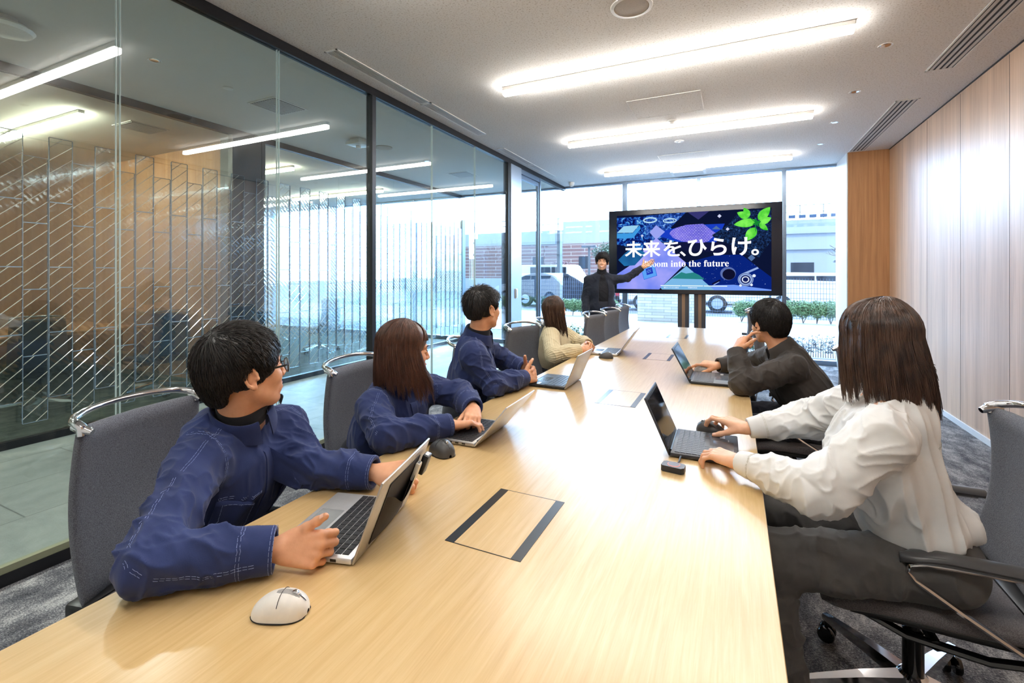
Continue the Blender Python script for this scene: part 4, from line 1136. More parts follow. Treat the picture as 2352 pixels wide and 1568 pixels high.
def mouse(label, x, y, rz, body, btn, L_=0.10, W_=0.064, Hh=0.038, kind='a'):
    t = thing('computer_mouse', label, 'computer mouse', (x, y, TZ + 0.0005), rz, 'computer mice on the table')
    def prof(q): return max(0.0, 1 - abs(2 * min(1, max(0, q)) - 1) ** 2.7) ** 0.45
    def fn(u, v):
        a = PI * u
        q = v; p = prof(0.002 + 0.996 * q)
        hh = Hh * (0.50 + 0.62 * math.sin(PI * (q * 0.75 + 0.05))) * p ** 0.7
        return ((q - 0.5) * L_, -math.cos(a) * W_ / 2 * p * (1 - 0.10 * math.sin(PI * q)), 0.002 + max(0.0, math.sin(a)) ** 0.75 * hh)
    put('shell', MB().grid(fn, 22, 24), M[body], t, angle=60)
    put('sole', MB().grid(lambda u, v: ((v - 0.5) * L_ * 0.98, (u - 0.5) * W_ * prof(0.03 + 0.94 * v) * 0.98, 0.0015), 10, 20), M['black_plastic'], t)
    zt = lambda q: 0.002 + Hh * (0.50 + 0.62 * math.sin(PI * (q * 0.75 + 0.05))) * prof(0.02 + 0.96 * q) ** 0.7
    put('wheel', MB().lathe([(0.004, -0.0035), (0.0075, -0.0035), (0.008, 0), (0.0075, 0.0035), (0.004, 0.0035)], 16, (0.26 * L_, 0, zt(0.76) - 0.003), 'Y'), M['chrome'], t)
    g = MB().tube([((q - 0.5) * L_, 0, zt(q) + 0.0003) for q in np.linspace(0.66, 0.96, 8)], 0.0007, 5)
    g.tube([((0.55 - 0.5) * L_, s_ * W_ * 0.0 + s_ * 0.0 + s_ * w_, zt(0.55) * (1 - (abs(w_) / (W_ * 0.5)) ** 2.4) ** 0.55 + 0.0006) for s_, w_ in [(1, W_ * q) for q in np.linspace(-0.40, 0.40, 12)]], 0.0006, 5)
    put('button_gap', g, M['black_plastic'], t)
    put('top_plate', MB().tube([((q - 0.5) * L_, 0, zt(q) - 0.0012) for q in np.linspace(0.44, 0.86, 8)], [0.004, 0.0055, 0.006, 0.006, 0.006, 0.006, 0.0055, 0.004], 10, flat=(1.2, 0.35)), M[btn], t)
    return t
simple('mouse_white', rgb(226, 222, 216), 0.35)
simple('mouse_grey', rgb(150, 148, 146), 0.4)
simple('mouse_dark', rgb(62, 62, 64), 0.4)
mouse('white mouse at the bottom of the photo, in front of the man with glasses', -0.775, 0.612, rad(24), 'mouse_white', 'mouse_grey', 0.105, 0.068, 0.036)
mouse('dark grey ergonomic mouse beside the sleeve of the woman in blue', -0.945, 1.405, rad(-25), 'mouse_dark', 'black_plastic', 0.115, 0.078, 0.046)
mouse('dark mouse near the pale laptop of the woman in beige', -0.89, 3.56, rad(10), 'mouse_dark', 'black_plastic', 0.11, 0.07, 0.04)
mouse('dark mouse under the hand of the man in the black jacket', -0.185, 3.315, rad(175), 'mouse_grey', 'black_plastic', 0.11, 0.066, 0.036)
mouse('black mouse under the right hand of the woman in white', -0.085, 2.06, rad(172), 'mouse_dark', 'black_plastic', 0.112, 0.068, 0.040)
t = thing('wireless_display_dongle', 'grey display dongle on the table, plugged into the near right laptop', 'dongle', (-0.178, 1.61, TZ), rad(-8))
put('body', MB().prism([(-0.036, -0.02), (-0.03, -0.026), (0.028, -0.026), (0.036, -0.016), (0.034, 0.014), (0.028, 0.02), (-0.028, 0.02), (-0.036, 0.012)], 0.001, 0.020), M['laptop_black'], t)
put('button', MB().lathe([(0.018, 0.019), (0.018, 0.0215), (0.002, 0.022)], 24), M['stand_grey'], t)
put('ring', MB().lathe([(0.0195, 0.0195), (0.0195, 0.021), (0.018, 0.0212)], 24, caps=False), emit('ring_red', rgb(235, 150, 140), 0.8), t)
put('cable', MB().tube([(0.004, 0.018, 0.012), (0.006, 0.045, 0.016), (0.0, 0.078, 0.013), (-0.004, 0.106, 0.010)], [0.003, 0.003, 0.003, 0.004], 8), M['laptop_black'], t)

# ================================================================== people: signed-distance bodies meshed with openvdb
import openvdb

def V3(*a): return np.array(a, dtype=np.float64)
def nrm(v):
    v = np.asarray(v, float); return v / (np.linalg.norm(v) + 1e-12)

class SDF:
    def __init__(s): s.p = []
    def cap(s, a, b, ra, rb=None, k=0.012, op=1):
        a = np.asarray(a, float); b = np.asarray(b, float); rb = ra if rb is None else rb
        c = (a + b) / 2; R = np.linalg.norm(b - a) / 2 + max(ra, rb)
        s.p.append(('c', (a, b, ra, rb), k, op, c, R)); return s
    def ball(s, c, r, k=0.012, op=1): return s.cap(c, np.asarray(c, float) + 1e-5, r, r, k, op)
    def ell(s, c, rx, axes=None, k=0.015, op=1):
        """axes: 3x3, rows are the ellipsoid's axes"""
        c = np.asarray(c, float); rx = np.asarray(rx, float)
        axes = np.eye(3) if axes is None else np.asarray(axes, float)
        s.p.append(('e', (c, rx, axes), k, op, c, rx.max())); return s
    def box(s, c, h, r, axes=None, k=0.01, op=1):
        c = np.asarray(c, float); h = np.asarray(h, float)
        axes = np.eye(3) if axes is None else np.asarray(axes, float)
        s.p.append(('b', (c, h, r, axes), k, op, c, np.linalg.norm(h) + r)); return s
    def chain(s, pts, rs, k=0.012):
        for i in range(len(pts) - 1): s.cap(pts[i], pts[i + 1], rs[i], rs[i + 1], k)
        return s
    @staticmethod
    def d1(p, P):
        t, a = p[0], p[1]
        if t == 'c':
            A, B, ra, rb = a
            ab = B - A; L2 = ab @ ab
            ap = P - A
            h = np.clip((ap @ ab) / L2, 0, 1)
            q = ap - h[:, None] * ab
            return np.sqrt(np.einsum('ij,ij->i', q, q)) - (ra + (rb - ra) * h)
        if t == 'e':
            c, r, ax = a
            q = (P - c) @ ax.T
            q1 = q / r; q2 = q1 / r
            k0 = np.sqrt(np.einsum('ij,ij->i', q1, q1)); k1 = np.sqrt(np.einsum('ij,ij->i', q2, q2)) + 1e-9
            return k0 * (k0 - 1.0) / k1
        c, h, r, ax = a
        q = np.abs((P - c) @ ax.T) - h
        return np.sqrt((np.maximum(q, 0) ** 2).sum(1)) + np.minimum(q.max(1), 0) - r
    def ev(s, P, idx=None):
        d = None
        for i in (range(len(s.p)) if idx is None else idx):
            p = s.p[i]; v = s.d1(p, P); k = p[2]
            if d is None:
                d = v if p[3] > 0 else np.full(len(P), 1.0)
                continue
            if p[3] > 0:
                h = np.clip(0.5 + 0.5 * (d - v) / k, 0, 1)
                d = d * (1 - h) + v * h - k * h * (1 - h)
            else:
                h = np.clip(0.5 - 0.5 * (d + v) / k, 0, 1)
                d = d * (1 - h) - v * h + k * h * (1 - h)
        return d
    def mesh(s, vox=0.004, B=24):
        lo = np.min([p[4] - p[5] for p in s.p if p[3] > 0], 0) - 3 * vox
        hi = np.max([p[4] + p[5] for p in s.p if p[3] > 0], 0) + 3 * vox
        nb = np.ceil((hi - lo) / (vox * B)).astype(int)
        ii = np.stack(np.meshgrid(*[np.arange(n) for n in nb], indexing='ij'), -1).reshape(-1, 3)
        cen = lo + (ii + 0.5) * B * vox
        hd = B * vox * math.sqrt(3) / 2
        dc = s.ev(cen)
        g = openvdb.FloatGrid(1.0)
        off = np.stack(np.meshgrid(*[np.arange(B)] * 3, indexing='ij'), -1).reshape(-1, 3)
        pc = [s.d1(p, cen) for p in s.p]
        slack = hd * 1.15 + 0.03
        for n in range(len(ii)):
            if dc[n] > slack: continue
            mn = tuple(int(v) for v in ii[n] * B)
            if dc[n] < -slack:
                g.fill(mn, tuple(int(m + B - 1) for m in mn), -1.0); continue
            idx = [i for i in range(len(s.p)) if pc[i][n] < slack + s.p[i][2]]
            if not idx or all(s.p[i][3] < 0 for i in idx): continue
            P = lo + (off + ii[n] * B) * vox
            d = s.ev(P, idx)
            g.copyFromArray(np.clip(d, -1, 1).astype(np.float32).reshape(B, B, B), ijk=mn)
        v, q = g.convertToQuads(0.0)
        v = v.astype(np.float64) * vox + lo
        return v, q.astype(np.int64)

def vnormals(v, q):
    n = np.zeros_like(v)
    a = v[q[:, 2]] - v[q[:, 0]]; b = v[q[:, 3]] - v[q[:, 1]]
    fn = np.cross(a, b)
    for k in range(4): np.add.at(n, q[:, k], fn)
    return n / (np.linalg.norm(n, axis=1, keepdims=True) + 1e-12)
def smooth(v, q, it=2, w=0.5):
    for _ in range(it):
        s_ = np.zeros_like(v); c = np.zeros(len(v))
        for k in range(4):
            np.add.at(s_, q[:, k], v[q[:, (k + 1) % 4]] + v[q[:, (k + 3) % 4]]); np.add.at(c, q[:, k], 2)
        v = v * (1 - w) + s_ / c[:, None] * w
    return v
_rs = np.random.RandomState(5)
_lat = _rs.rand(32, 32, 32).astype(np.float64) * 2 - 1
def vnoise(P):
    """smooth value noise"""
    i = np.floor(P).astype(int); f = P - i; f = f * f * (3 - 2 * f)
    o = 0
    for dx in (0, 1):
        for dy in (0, 1):
            for dz in (0, 1):
                w = (f[:, 0] if dx else 1 - f[:, 0]) * (f[:, 1] if dy else 1 - f[:, 1]) * (f[:, 2] if dz else 1 - f[:, 2])
                o = o + w * _lat[(i[:, 0] + dx) % 32, (i[:, 1] + dy) % 32, (i[:, 2] + dz) % 32]
    return o
def ridge(x): return (1 - np.abs(x)) ** 2.8        # sharp crests

def cloth_folds(v, n, segs, torso=None, amp=0.006, seed=0.0, knit=False):
    """fold relief: rings and spirals round the limbs, long drags on the torso. segs: (a, b, radius, strength at a, strength at b, spin)"""
    disp = np.zeros(len(v)); wsum = np.full(len(v), 1e-3)
    for si, (a, b, r, sa, sb, spin) in enumerate(segs):
        a = np.asarray(a, float); b = np.asarray(b, float); ab = b - a; L = np.linalg.norm(ab); d = ab / L
        ref = nrm(np.cross(d, V3(0.3, 0.2, 1))); bi = np.cross(d, ref)
        q = v - a; t = q @ d; x = q @ ref; y = q @ bi
        rad_ = np.sqrt((q * q).sum(1) - np.clip(t, 0, L) ** 2)
        ang = np.arctan2(y, x)
        out = np.maximum(np.maximum(-t, t - L), 0)
        dist = np.sqrt(np.maximum(rad_ - r, 0) ** 2 + out ** 2)
        w = np.exp(-(dist / 0.03) ** 2)
        st = sa + (sb - sa) * np.clip(t / L, 0, 1)
        ca, sn = np.cos(ang), np.sin(ang)
        P = np.stack([t * 16 + spin * ca * 0.8 + seed + si * 7.3, ca * 0.9 + seed, sn * 0.9 + spin * t * 6], 1)
        h = ridge(vnoise(P)) + 0.45 * ridge(vnoise(P * 2.1 + 3.1)) - 0.85
        disp += w * h * st; wsum += w
    base = disp / np.maximum(wsum, 1)
    if torso is not None:
        c, ax, s0 = torso       # centre, direction of the drag lines, strength
        q = v - c
        u = q @ nrm(ax); rest = q - u[:, None] * nrm(ax)
        P = np.stack([rest[:, 0] * 14, rest[:, 1] * 14, rest[:, 2] * 14], 1) + u[:, None] * 3.2 + seed
        h = ridge(vnoise(P)) + 0.4 * ridge(vnoise(P * 2.3 + 1.7)) - 0.8
        base += h * s0 * np.clip(1 - wsum, 0, 1)
    return v + n * (base * amp)[:, None]

def np_obj(name, v, q, mat, parent=None, smooth_=True):
    me = bpy.data.meshes.new(name)
    nv, nq = len(v), len(q)
    me.vertices.add(nv); me.vertices.foreach_set('co', np.asarray(v, np.float32).ravel())
    k = q.shape[1]
    me.loops.add(nq * k); me.loops.foreach_set('vertex_index', np.asarray(q, np.int32).ravel())
    me.polygons.add(nq); me.polygons.foreach_set('loop_start', np.arange(0, nq * k, k, dtype=np.int32))
    me.polygons.foreach_set('loop_total', np.full(nq, k, dtype=np.int32))
    me.update(calc_edges=True); me.validate()
    me.polygons.foreach_set('use_smooth', np.ones(len(me.polygons), bool) if smooth_ else np.zeros(len(me.polygons), bool))
    me.materials.append(mat)
    o = bpy.data.objects.new(name, me); COL.objects.link(o)
    if parent is not None: o.parent = parent
    return o

# ------------------------------------------------------------------ materials of people
def m_skin(name, a, b):
    t = NT(name); v = t.coord()
    f = t.noise(v, 22, 4, 0.6); f2 = t.noise(v, 300, 2)
    c = t.ramp(f, [(0.3, a), (0.7, b)])
    t.base(c, 0.48, 0, 0.4, Subsurface_Weight=0.12, Subsurface_Scale=0.02)
    t.set(t.b.inputs['Subsurface Radius'], (0.6, 0.25, 0.12))
    t.set(t.b.inputs['Normal'], t.bump(f2, 0.12, 0.001)); M[name] = t.m
m_skin('skin', rgb(212, 152, 116), rgb(228, 172, 136))
m_skin('skin_fair', rgb(222, 166, 132), rgb(238, 188, 156))
simple('lip', rgb(196, 112, 98), 0.4); simple('teeth', rgb(236, 232, 224), 0.25)
simple('eye_white', rgb(225, 222, 218), 0.15); simple('iris', rgb(34, 22, 16), 0.1)
simple('brow', rgb(34, 26, 22), 0.7)
def m_cloth(name, a, b, rough=0.85, sc=420, sheen=0.1, bumps=0.25, twill=False):
    t = NT(name); v = t.coord(); f = t.noise(v, 9, 4, 0.6); f2 = t.noise(v, sc, 2, 0.6)
    c = t.ramp(f, [(0.3, a), (0.7, b)])
    t.base(c, rough, 0, 0.25, Sheen_Weight=sheen)
    t.set(t.b.inputs['Normal'], t.bump(f2, bumps, 0.001)); M[name] = t.m
m_cloth('blue_work', rgb(36, 47, 88), rgb(45, 58, 104))
m_cloth('black_knit', rgb(26, 27, 32), rgb(38, 39, 45))
m_cloth('charcoal_jacket', rgb(50, 46, 44), rgb(64, 59, 56), 0.7)
m_cloth('navy_suit', rgb(36, 40, 52), rgb(46, 51, 64))
m_cloth('white_shirt', rgb(226, 226, 226), rgb(238, 238, 237), 0.7, bumps=0.1)
m_cloth('grey_trousers', rgb(74, 72, 72), rgb(92, 90, 88))
m_cloth('dark_trousers', rgb(36, 38, 46), rgb(46, 48, 58))
m_cloth('beige_knit', rgb(196, 182, 148), rgb(214, 202, 170))
simple('stitch', rgb(136, 150, 200), 0.8)
simple('shoe_black', rgb(24, 23, 24), 0.3)
simple('belt', rgb(30, 28, 28), 0.5)
def m_hair(name, a, b, rough=0.38):
    t = NT(name); f = t.noise(t.coord(scale=(1, 1, 0.3)), 60, 3)
    t.base(t.ramp(f, [(0.35, a), (0.7, b)]), rough, 0, 0.5); M[name] = t.m
m_hair('hair_black', rgb(20, 17, 17), rgb(38, 32, 31))
m_hair('hair_brown', rgb(62, 38, 28), rgb(98, 62, 46), 0.36)
m_hair('hair_dark_brown', rgb(52, 37, 31), rgb(98, 72, 58), 0.34)

# ------------------------------------------------------------------ head
def frame(fwd, up=(0, 0, 1), roll=0.0):
    """rows: right, forward, up"""
    f = nrm(fwd); r = nrm(np.cross(f, up)); u = np.cross(r, f)
    if roll: r, u = r * math.cos(roll) + u * math.sin(roll), u * math.cos(roll) - r * math.sin(roll)
    return np.stack([r, f, u])
def head_sdf(S, c, A, sc=1.0, female=False, smile=False):
    """c: centre between the ears, A: frame rows (right, forward, up)"""
    c = np.asarray(c, float)
    T = lambda x, y, z: c + sc * (x * A[0] + y * A[1] + z * A[2])
    jw = 0.93 if female else 1.0
    S.ell(T(0, -0.012, 0.038), np.array([0.077, 0.096, 0.083]) * sc, A, 0.01)
    S.ell(T(0, 0.022, -0.022), np.array([0.0635 * jw, 0.068, 0.078]) * sc, A, 0.02)
    S.ell(T(0, 0.036, -0.060), np.array([0.047 * jw, 0.048, 0.048]) * sc, A, 0.025)
    for s in (-1, 1):
        S.cap(T(s * 0.051 * jw, 0.004, -0.055), T(s * 0.018, 0.064, -0.094), 0.015 * sc, 0.013 * sc, 0.022)
        S.ell(T(s * 0.034, 0.063, -0.022), np.array([0.024, 0.022, 0.022]) * sc, A, 0.022)
        S.cap(T(s * 0.012, 0.087, 0.026), T(s * 0.045, 0.074, 0.026), 0.008 * sc, 0.006 * sc, 0.014)
        S.ell(T(s * 0.032, 0.095, 0.006), np.array([0.016, 0.012, 0.010]) * sc, A, 0.012, -1)
        S.ell(T(s * 0.031, 0.076, 0.004), np.array([0.0155, 0.0135, 0.0085]) * sc, A, 0.004)
    S.ball(T(0, 0.078, -0.094), 0.013 * sc, 0.018)
    S.cap(T(0, 0.088, 0.014), T(0, 0.106, -0.022), 0.006 * sc, 0.0085 * sc, 0.012)
    for s in (-1, 1): S.ball(T(s * 0.0105, 0.099, -0.026), 0.0072 * sc, 0.006)
    w = 0.024 if smile else 0.019
    S.ell(T(0, 0.082, -0.060), np.array([0.028, 0.014, 0.018]) * sc, A, 0.015)
    for s in (-1, 1):
        up = 0.004 if smile else 0
        S.cap(T(0, 0.0955, -0.0525), T(s * w, 0.084, -0.056 + up), 0.0042 * sc, 0.002 * sc, 0.004)
        S.cap(T(0, 0.0945, -0.066 - (0.003 if smile else 0)), T(s * w * 0.9, 0.083, -0.060 + up), 0.0052 * sc, 0.002 * sc, 0.004)
    S.cap(T(-w, 0.096, -0.0585), T(w, 0.096, -0.0585), 0.0022 * sc, None, 0.003, -1)
    for s in (-1, 1):                                       # ears
        E = np.stack([nrm(A[0] * s * 0.93 - A[1] * 0.37), nrm(A[1] * 0.93 + A[0] * s * 0.37), A[2]])
        ec = T(s * 0.080, -0.012, -0.004)
        for k in range(9):
            a0 = rad(-60 + 260 * k / 9); a1 = rad(-60 + 260 * (k + 1) / 9)
            p0 = ec + sc * (-E[1] * 0.017 * math.cos(a0 - 0.6) * 1.0 + E[2] * 0.029 * math.sin(a0 - 0.2) + E[0] * (0.007 + 0.004 * math.cos(a0)))
            p1 = ec + sc * (-E[1] * 0.017 * math.cos(a1 - 0.6) * 1.0 + E[2] * 0.029 * math.sin(a1 - 0.2) + E[0] * (0.007 + 0.004 * math.cos(a1)))
            S.cap(p0, p1, 0.0042 * sc, None, 0.004)
        S.ell(ec + sc * (E[0] * 0.0), np.array([0.0045, 0.015, 0.025]) * sc, E, 0.004)
        S.ell(ec + sc * (E[0] * 0.003 - E[2] * 0.026 + E[1] * 0.006), np.array([0.0055, 0.008, 0.011]) * sc, E, 0.005)
        S.ball(ec + sc * (E[0] * 0.005 + E[1] * 0.013 - E[2] * 0.004), 0.0055 * sc, 0.004)
        S.ell(ec + sc * (E[0] * 0.009 + E[1] * 0.003 - E[2] * 0.004), np.array([0.006, 0.007, 0.010]) * sc, E, 0.004, -1)
    return T

def face_parts(parent, T, A, sc=1.0, smile=False, brows=True, tree=None):
    def ys(x, z, dflt=0.098):
        o_ = Vector(T(x, 0.16, z)); l, no, ix, ds = tree.ray_cast(o_, Vector(-A[1]), 0.15)
        return 0.16 - ds / sc if l is not None else dflt
    mx = lambda p: Vector(p)
    for s in (-1, 1):
        e = MB(); cc = T(s * 0.031, 0.0805, 0.0055)
        def ef(u, v, cc=cc):
            th, ph = 2 * PI * u, PI * v
            d = A[0] * math.sin(ph) * math.cos(th) * 0.0105 + A[1] * math.cos(ph) * 0.0105 + A[2] * math.sin(ph) * math.sin(th) * 0.0038
            return tuple(cc + sc * d)
        e.grid(ef, 14, 8, closed_u=True)
        eo = put('eye', e, M['eye_white'], parent, angle=0)
        i_ = MB(); ci = cc + sc * A[1] * 0.0088
        def iff(u, v):
            a = 2 * PI * u; r = 0.0046 * v
            return tuple(ci + sc * (A[0] * r * math.cos(a) + A[2] * r * 0.66 * math.sin(a) + A[1] * (0.0022 - 12 * r * r)))
        i_.grid(iff, 14, 4, closed_u=True); put('iris', i_, M['iris'], eo, angle=0)
        ey = MB().tube([cc + sc * (A[0] * 0.0115 * math.cos(a) + A[1] * (0.0035 + 0.0075 * math.sin(a)) + A[2] * (0.0008 + 0.0042 * math.sin(a))) for a in np.linspace(0.15, PI - 0.15, 9)], [0.0006 * sc] + [0.0011 * sc] * 7 + [0.0006 * sc], 5)
        put('eyelashes', ey, M['brow'], eo, angle=0)
        if brows:
            b = MB().tube([T(s * 0.015, 0.0965, 0.0285), T(s * 0.029, 0.0925, 0.0315), T(s * 0.046, 0.080, 0.027)], [0.0022 * sc, 0.003 * sc, 0.0012 * sc], 6, flat=(0.9, 1.1))
            put('eyebrow', b, M['brow'], parent)
    if smile:
        def tf(u, v):
            a = (u - 0.5) * 2
            x_ = a * 0.0215; z_ = -0.0545 + 0.0035 * a * a - 0.0105 * v * (1 - a * a)
            return tuple(T(x_, ys(x_, z_) + 0.0009, z_))
        put('teeth', MB().grid(tf, 12, 3), M['teeth'], parent)
    def lf(sg):
        def f(u, v):
            a = (u - 0.5) * 2
            w = 0.026 if smile else 0.0185
            base = (-0.0530 if sg > 0 else -0.0655 - (0.003 if smile else 0))
            corner = -0.056 + (0.004 if smile else 0)
            z = base * (1 - a * a) + corner * a * a
            ph = (v - 0.5) * PI
            rr = (0.0043 if sg > 0 else 0.0052) * (1 - a * a) ** 0.6 + 0.0006
            if smile: rr *= 0.62
            yb = ys(a * w, z)
            return tuple(T(a * w, yb + rr * math.cos(ph) * 0.6 - 0.0008, z + rr * math.sin(ph)))
        return f
    put('lips', MB().grid(lf(1), 14, 7).grid(lf(-1), 14, 7), M['lip'], parent)

# ------------------------------------------------------------------ hands
FL = [(0.042, 0.025, 0.020), (0.046, 0.029, 0.021), (0.042, 0.027, 0.020), (0.033, 0.020, 0.018)]
def hand_sdf(S, wrist, F, N, side, curls, thumb, spread=(6, 1, -4, -10), sc=1.0, flare=0.0):
    """wrist point, F finger direction, N out of the back of the hand, side=+1 thumb towards F x N ... ; curls: per finger (mcp, pip, dip) degrees;
    thumb: (out deg, down deg, bend deg). Returns the finger tip points"""
    wrist = np.asarray(wrist, float); F = nrm(F); N = nrm(N - (np.asarray(N) @ F) * F); Sd = np.cross(F, N) * side
    mcp = [(0.088, 0.027), (0.091, 0.007), (0.086, -0.013), (0.078, -0.031)]
    rf = [0.0088, 0.0092, 0.0087, 0.0077]
    W_ = wrist
    P = lambda f, s_, n_=0.0: W_ + sc * (F * f + Sd * s_ + N * n_)
    for (f, s_), r in zip(mcp, rf):
        S.cap(P(0.004, s_ * 0.45), P(f, s_, 0.0), 0.0165 * sc, (r + 0.0025) * sc, 0.010)
    S.cap(P(0.012, 0.020, -0.006), P(0.05, 0.024, -0.009), 0.013 * sc, 0.012 * sc, 0.014)      # thumb ball
    S.cap(P(0.012, -0.020, -0.005), P(0.06, -0.028, -0.005), 0.012 * sc, 0.010 * sc, 0.012)
    tips = []; nails = []
    for i, ((f, s_), r) in enumerate(zip(mcp, rf)):
        p = P(f, s_, 0.0); a = 0.0
        sp_ = rad(spread[i]); base = nrm(F * math.cos(sp_) + Sd * math.sin(sp_))
        rr = r
        for j in range(3):
            a += rad(curls[i][j])
            d = base * math.cos(a) - N * math.sin(a)
            q = p + d * FL[i][j] * sc
            r2 = rr * (0.93 if j < 2 else 0.84)
            S.cap(p, q, rr * sc, r2 * sc, 0.0045 if j else 0.007)
            p, rr = q, r2
        tips.append(p)
        nn = nrm(N * math.cos(a) + base * math.sin(a))
        nails.append((p - d * 0.004 * sc + nn * rr * 0.80 * sc, d, nn, rr * sc))
    to, td, tb = thumb
    t0 = P(0.022, 0.026, -0.008)
    d = nrm(F * math.cos(rad(to)) + Sd * math.sin(rad(to)) - N * math.sin(rad(td)))
    q = t0 + d * 0.040 * sc
    S.cap(t0, q, 0.0145 * sc, 0.0115 * sc, 0.010)
    ax = nrm(np.cross(d, nrm(F - N * 0.4)))
    def rot(v, ax, a): return v * math.cos(a) + np.cross(ax, v) * math.sin(a) + ax * (ax @ v) * (1 - math.cos(a))
    for j, (L, r1, r2) in enumerate(((0.032, 0.0108, 0.0102), (0.025, 0.0102, 0.0082))):
        d = rot(d, ax, rad(tb) * (0.6 if j == 0 else 1.0))
        p = q; q = p + d * L * sc
        S.cap(p, q, r1 * sc, r2 * sc, 0.006)
    nn = nrm(np.cross(np.cross(d, N), d) + Sd * 0.6); nn = nrm(nn - (nn @ d) * d)
    nails.append((q - d * 0.004 * sc + nn * 0.0070 * sc, d, nn, 0.0090 * sc))
    return tips, nails
def add_nails(parent, nails, mat):
    mb = MB()
    for p, d, n_, r in nails:
        s_ = np.cross(d, n_)
        def f(u, v, p=p, d=d, n_=n_, s_=s_, r=r):
            a = (u - 0.5) * 1.7
            return tuple(p + s_ * math.sin(a) * r * 0.75 + n_ * (math.cos(a) * r * 0.32 - r * 0.10) + d * ((v - 0.45) * r * 1.3))
        mb.grid(f, 6, 4)
    put('fingernails', mb, mat, parent)
simple('nail', rgb(236, 190, 168), 0.3)

# ------------------------------------------------------------------ neck band of a turtleneck
def neckband(parent, body_v, body_q, nb, nt, f0, f1, mat, gap=0.004, name='turtleneck'):
    tree = BVHTree.FromPolygons([tuple(x) for x in body_v], [tuple(int(i) for i in f) for f in body_q])
    ax = nrm(nt - nb); r = nrm(np.cross(ax, V3(0.2, 0.9, 0.1))); f = np.cross(ax, r)
    rows = [(f0, gap)] + [(f0 + (f1 - f0) * k / 6, gap + 0.001 * math.sin(k * 2.1)) for k in range(1, 7)] + [(f1 + 0.012, gap * 0.6), (f1 - 0.0, -0.004)]
    def fn(u, v):
        k, g = rows[int(round(v * (len(rows) - 1)))]
        p = nb + (nt - nb) * k; a = 2 * PI * u
        d = r * math.cos(a) + f * math.sin(a)
        l, no, ix, ds = tree.ray_cast(Vector(p), Vector(d), 0.2)
        rr = min(ds if l is not None else 0.055, 0.070)
        return tuple(p + d * (rr + g))
    return put(name, MB().grid(fn, 48, len(rows), closed_u=True), mat, parent, angle=0)

# ------------------------------------------------------------------ hair
def tube_bundle(paths, r0, r1, ns=3):
    """paths: (n, m, 3) strands to one mesh of thin tapered tubes"""
    n, m, _ = paths.shape
    d = np.gradient(paths, axis=1); d /= np.linalg.norm(d, axis=2, keepdims=True) + 1e-9
    up = np.array([0.31, 0.17, 0.93]); s_ = np.cross(d, up); s_ /= np.linalg.norm(s_, axis=2, keepdims=True) + 1e-9
    u_ = np.cross(s_, d)
    t = np.linspace(0, 1, m)[None, :, None]
    r = r0 * (1 - t ** 2.5) + r1 * t ** 2.5
    V = np.stack([paths + (s_ * math.cos(2 * PI * k / ns) + u_ * math.sin(2 * PI * k / ns)) * r for k in range(ns)], 2)   # n,m,ns,3
    idx = np.arange(n * m * ns).reshape(n, m, ns)
    q = []
    for k in range(ns):
        k2 = (k + 1) % ns
        q.append(np.stack([idx[:, :-1, k], idx[:, :-1, k2], idx[:, 1:, k2], idx[:, 1:, k]], -1).reshape(-1, 4))
    return V.reshape(-1, 3), np.concatenate(q)
def merge(parts):
    V, Q, o = [], [], 0
    for v, q in parts: V.append(v); Q.append(q + o); o += len(v)
    return np.concatenate(V), np.concatenate(Q)

def scalp(az, pol, lift=0.0):
    """point on the cranium in head coordinates; az from the front (+y) towards the right (+x), pol from the crown"""
    x = (0.077 + lift) * np.sin(pol) * np.sin(az); y = -0.012 + (0.096 + lift) * np.sin(pol) * np.cos(az); z = 0.038 + (0.083 + lift) * np.cos(pol)
    return np.stack([x, y, z], -1)

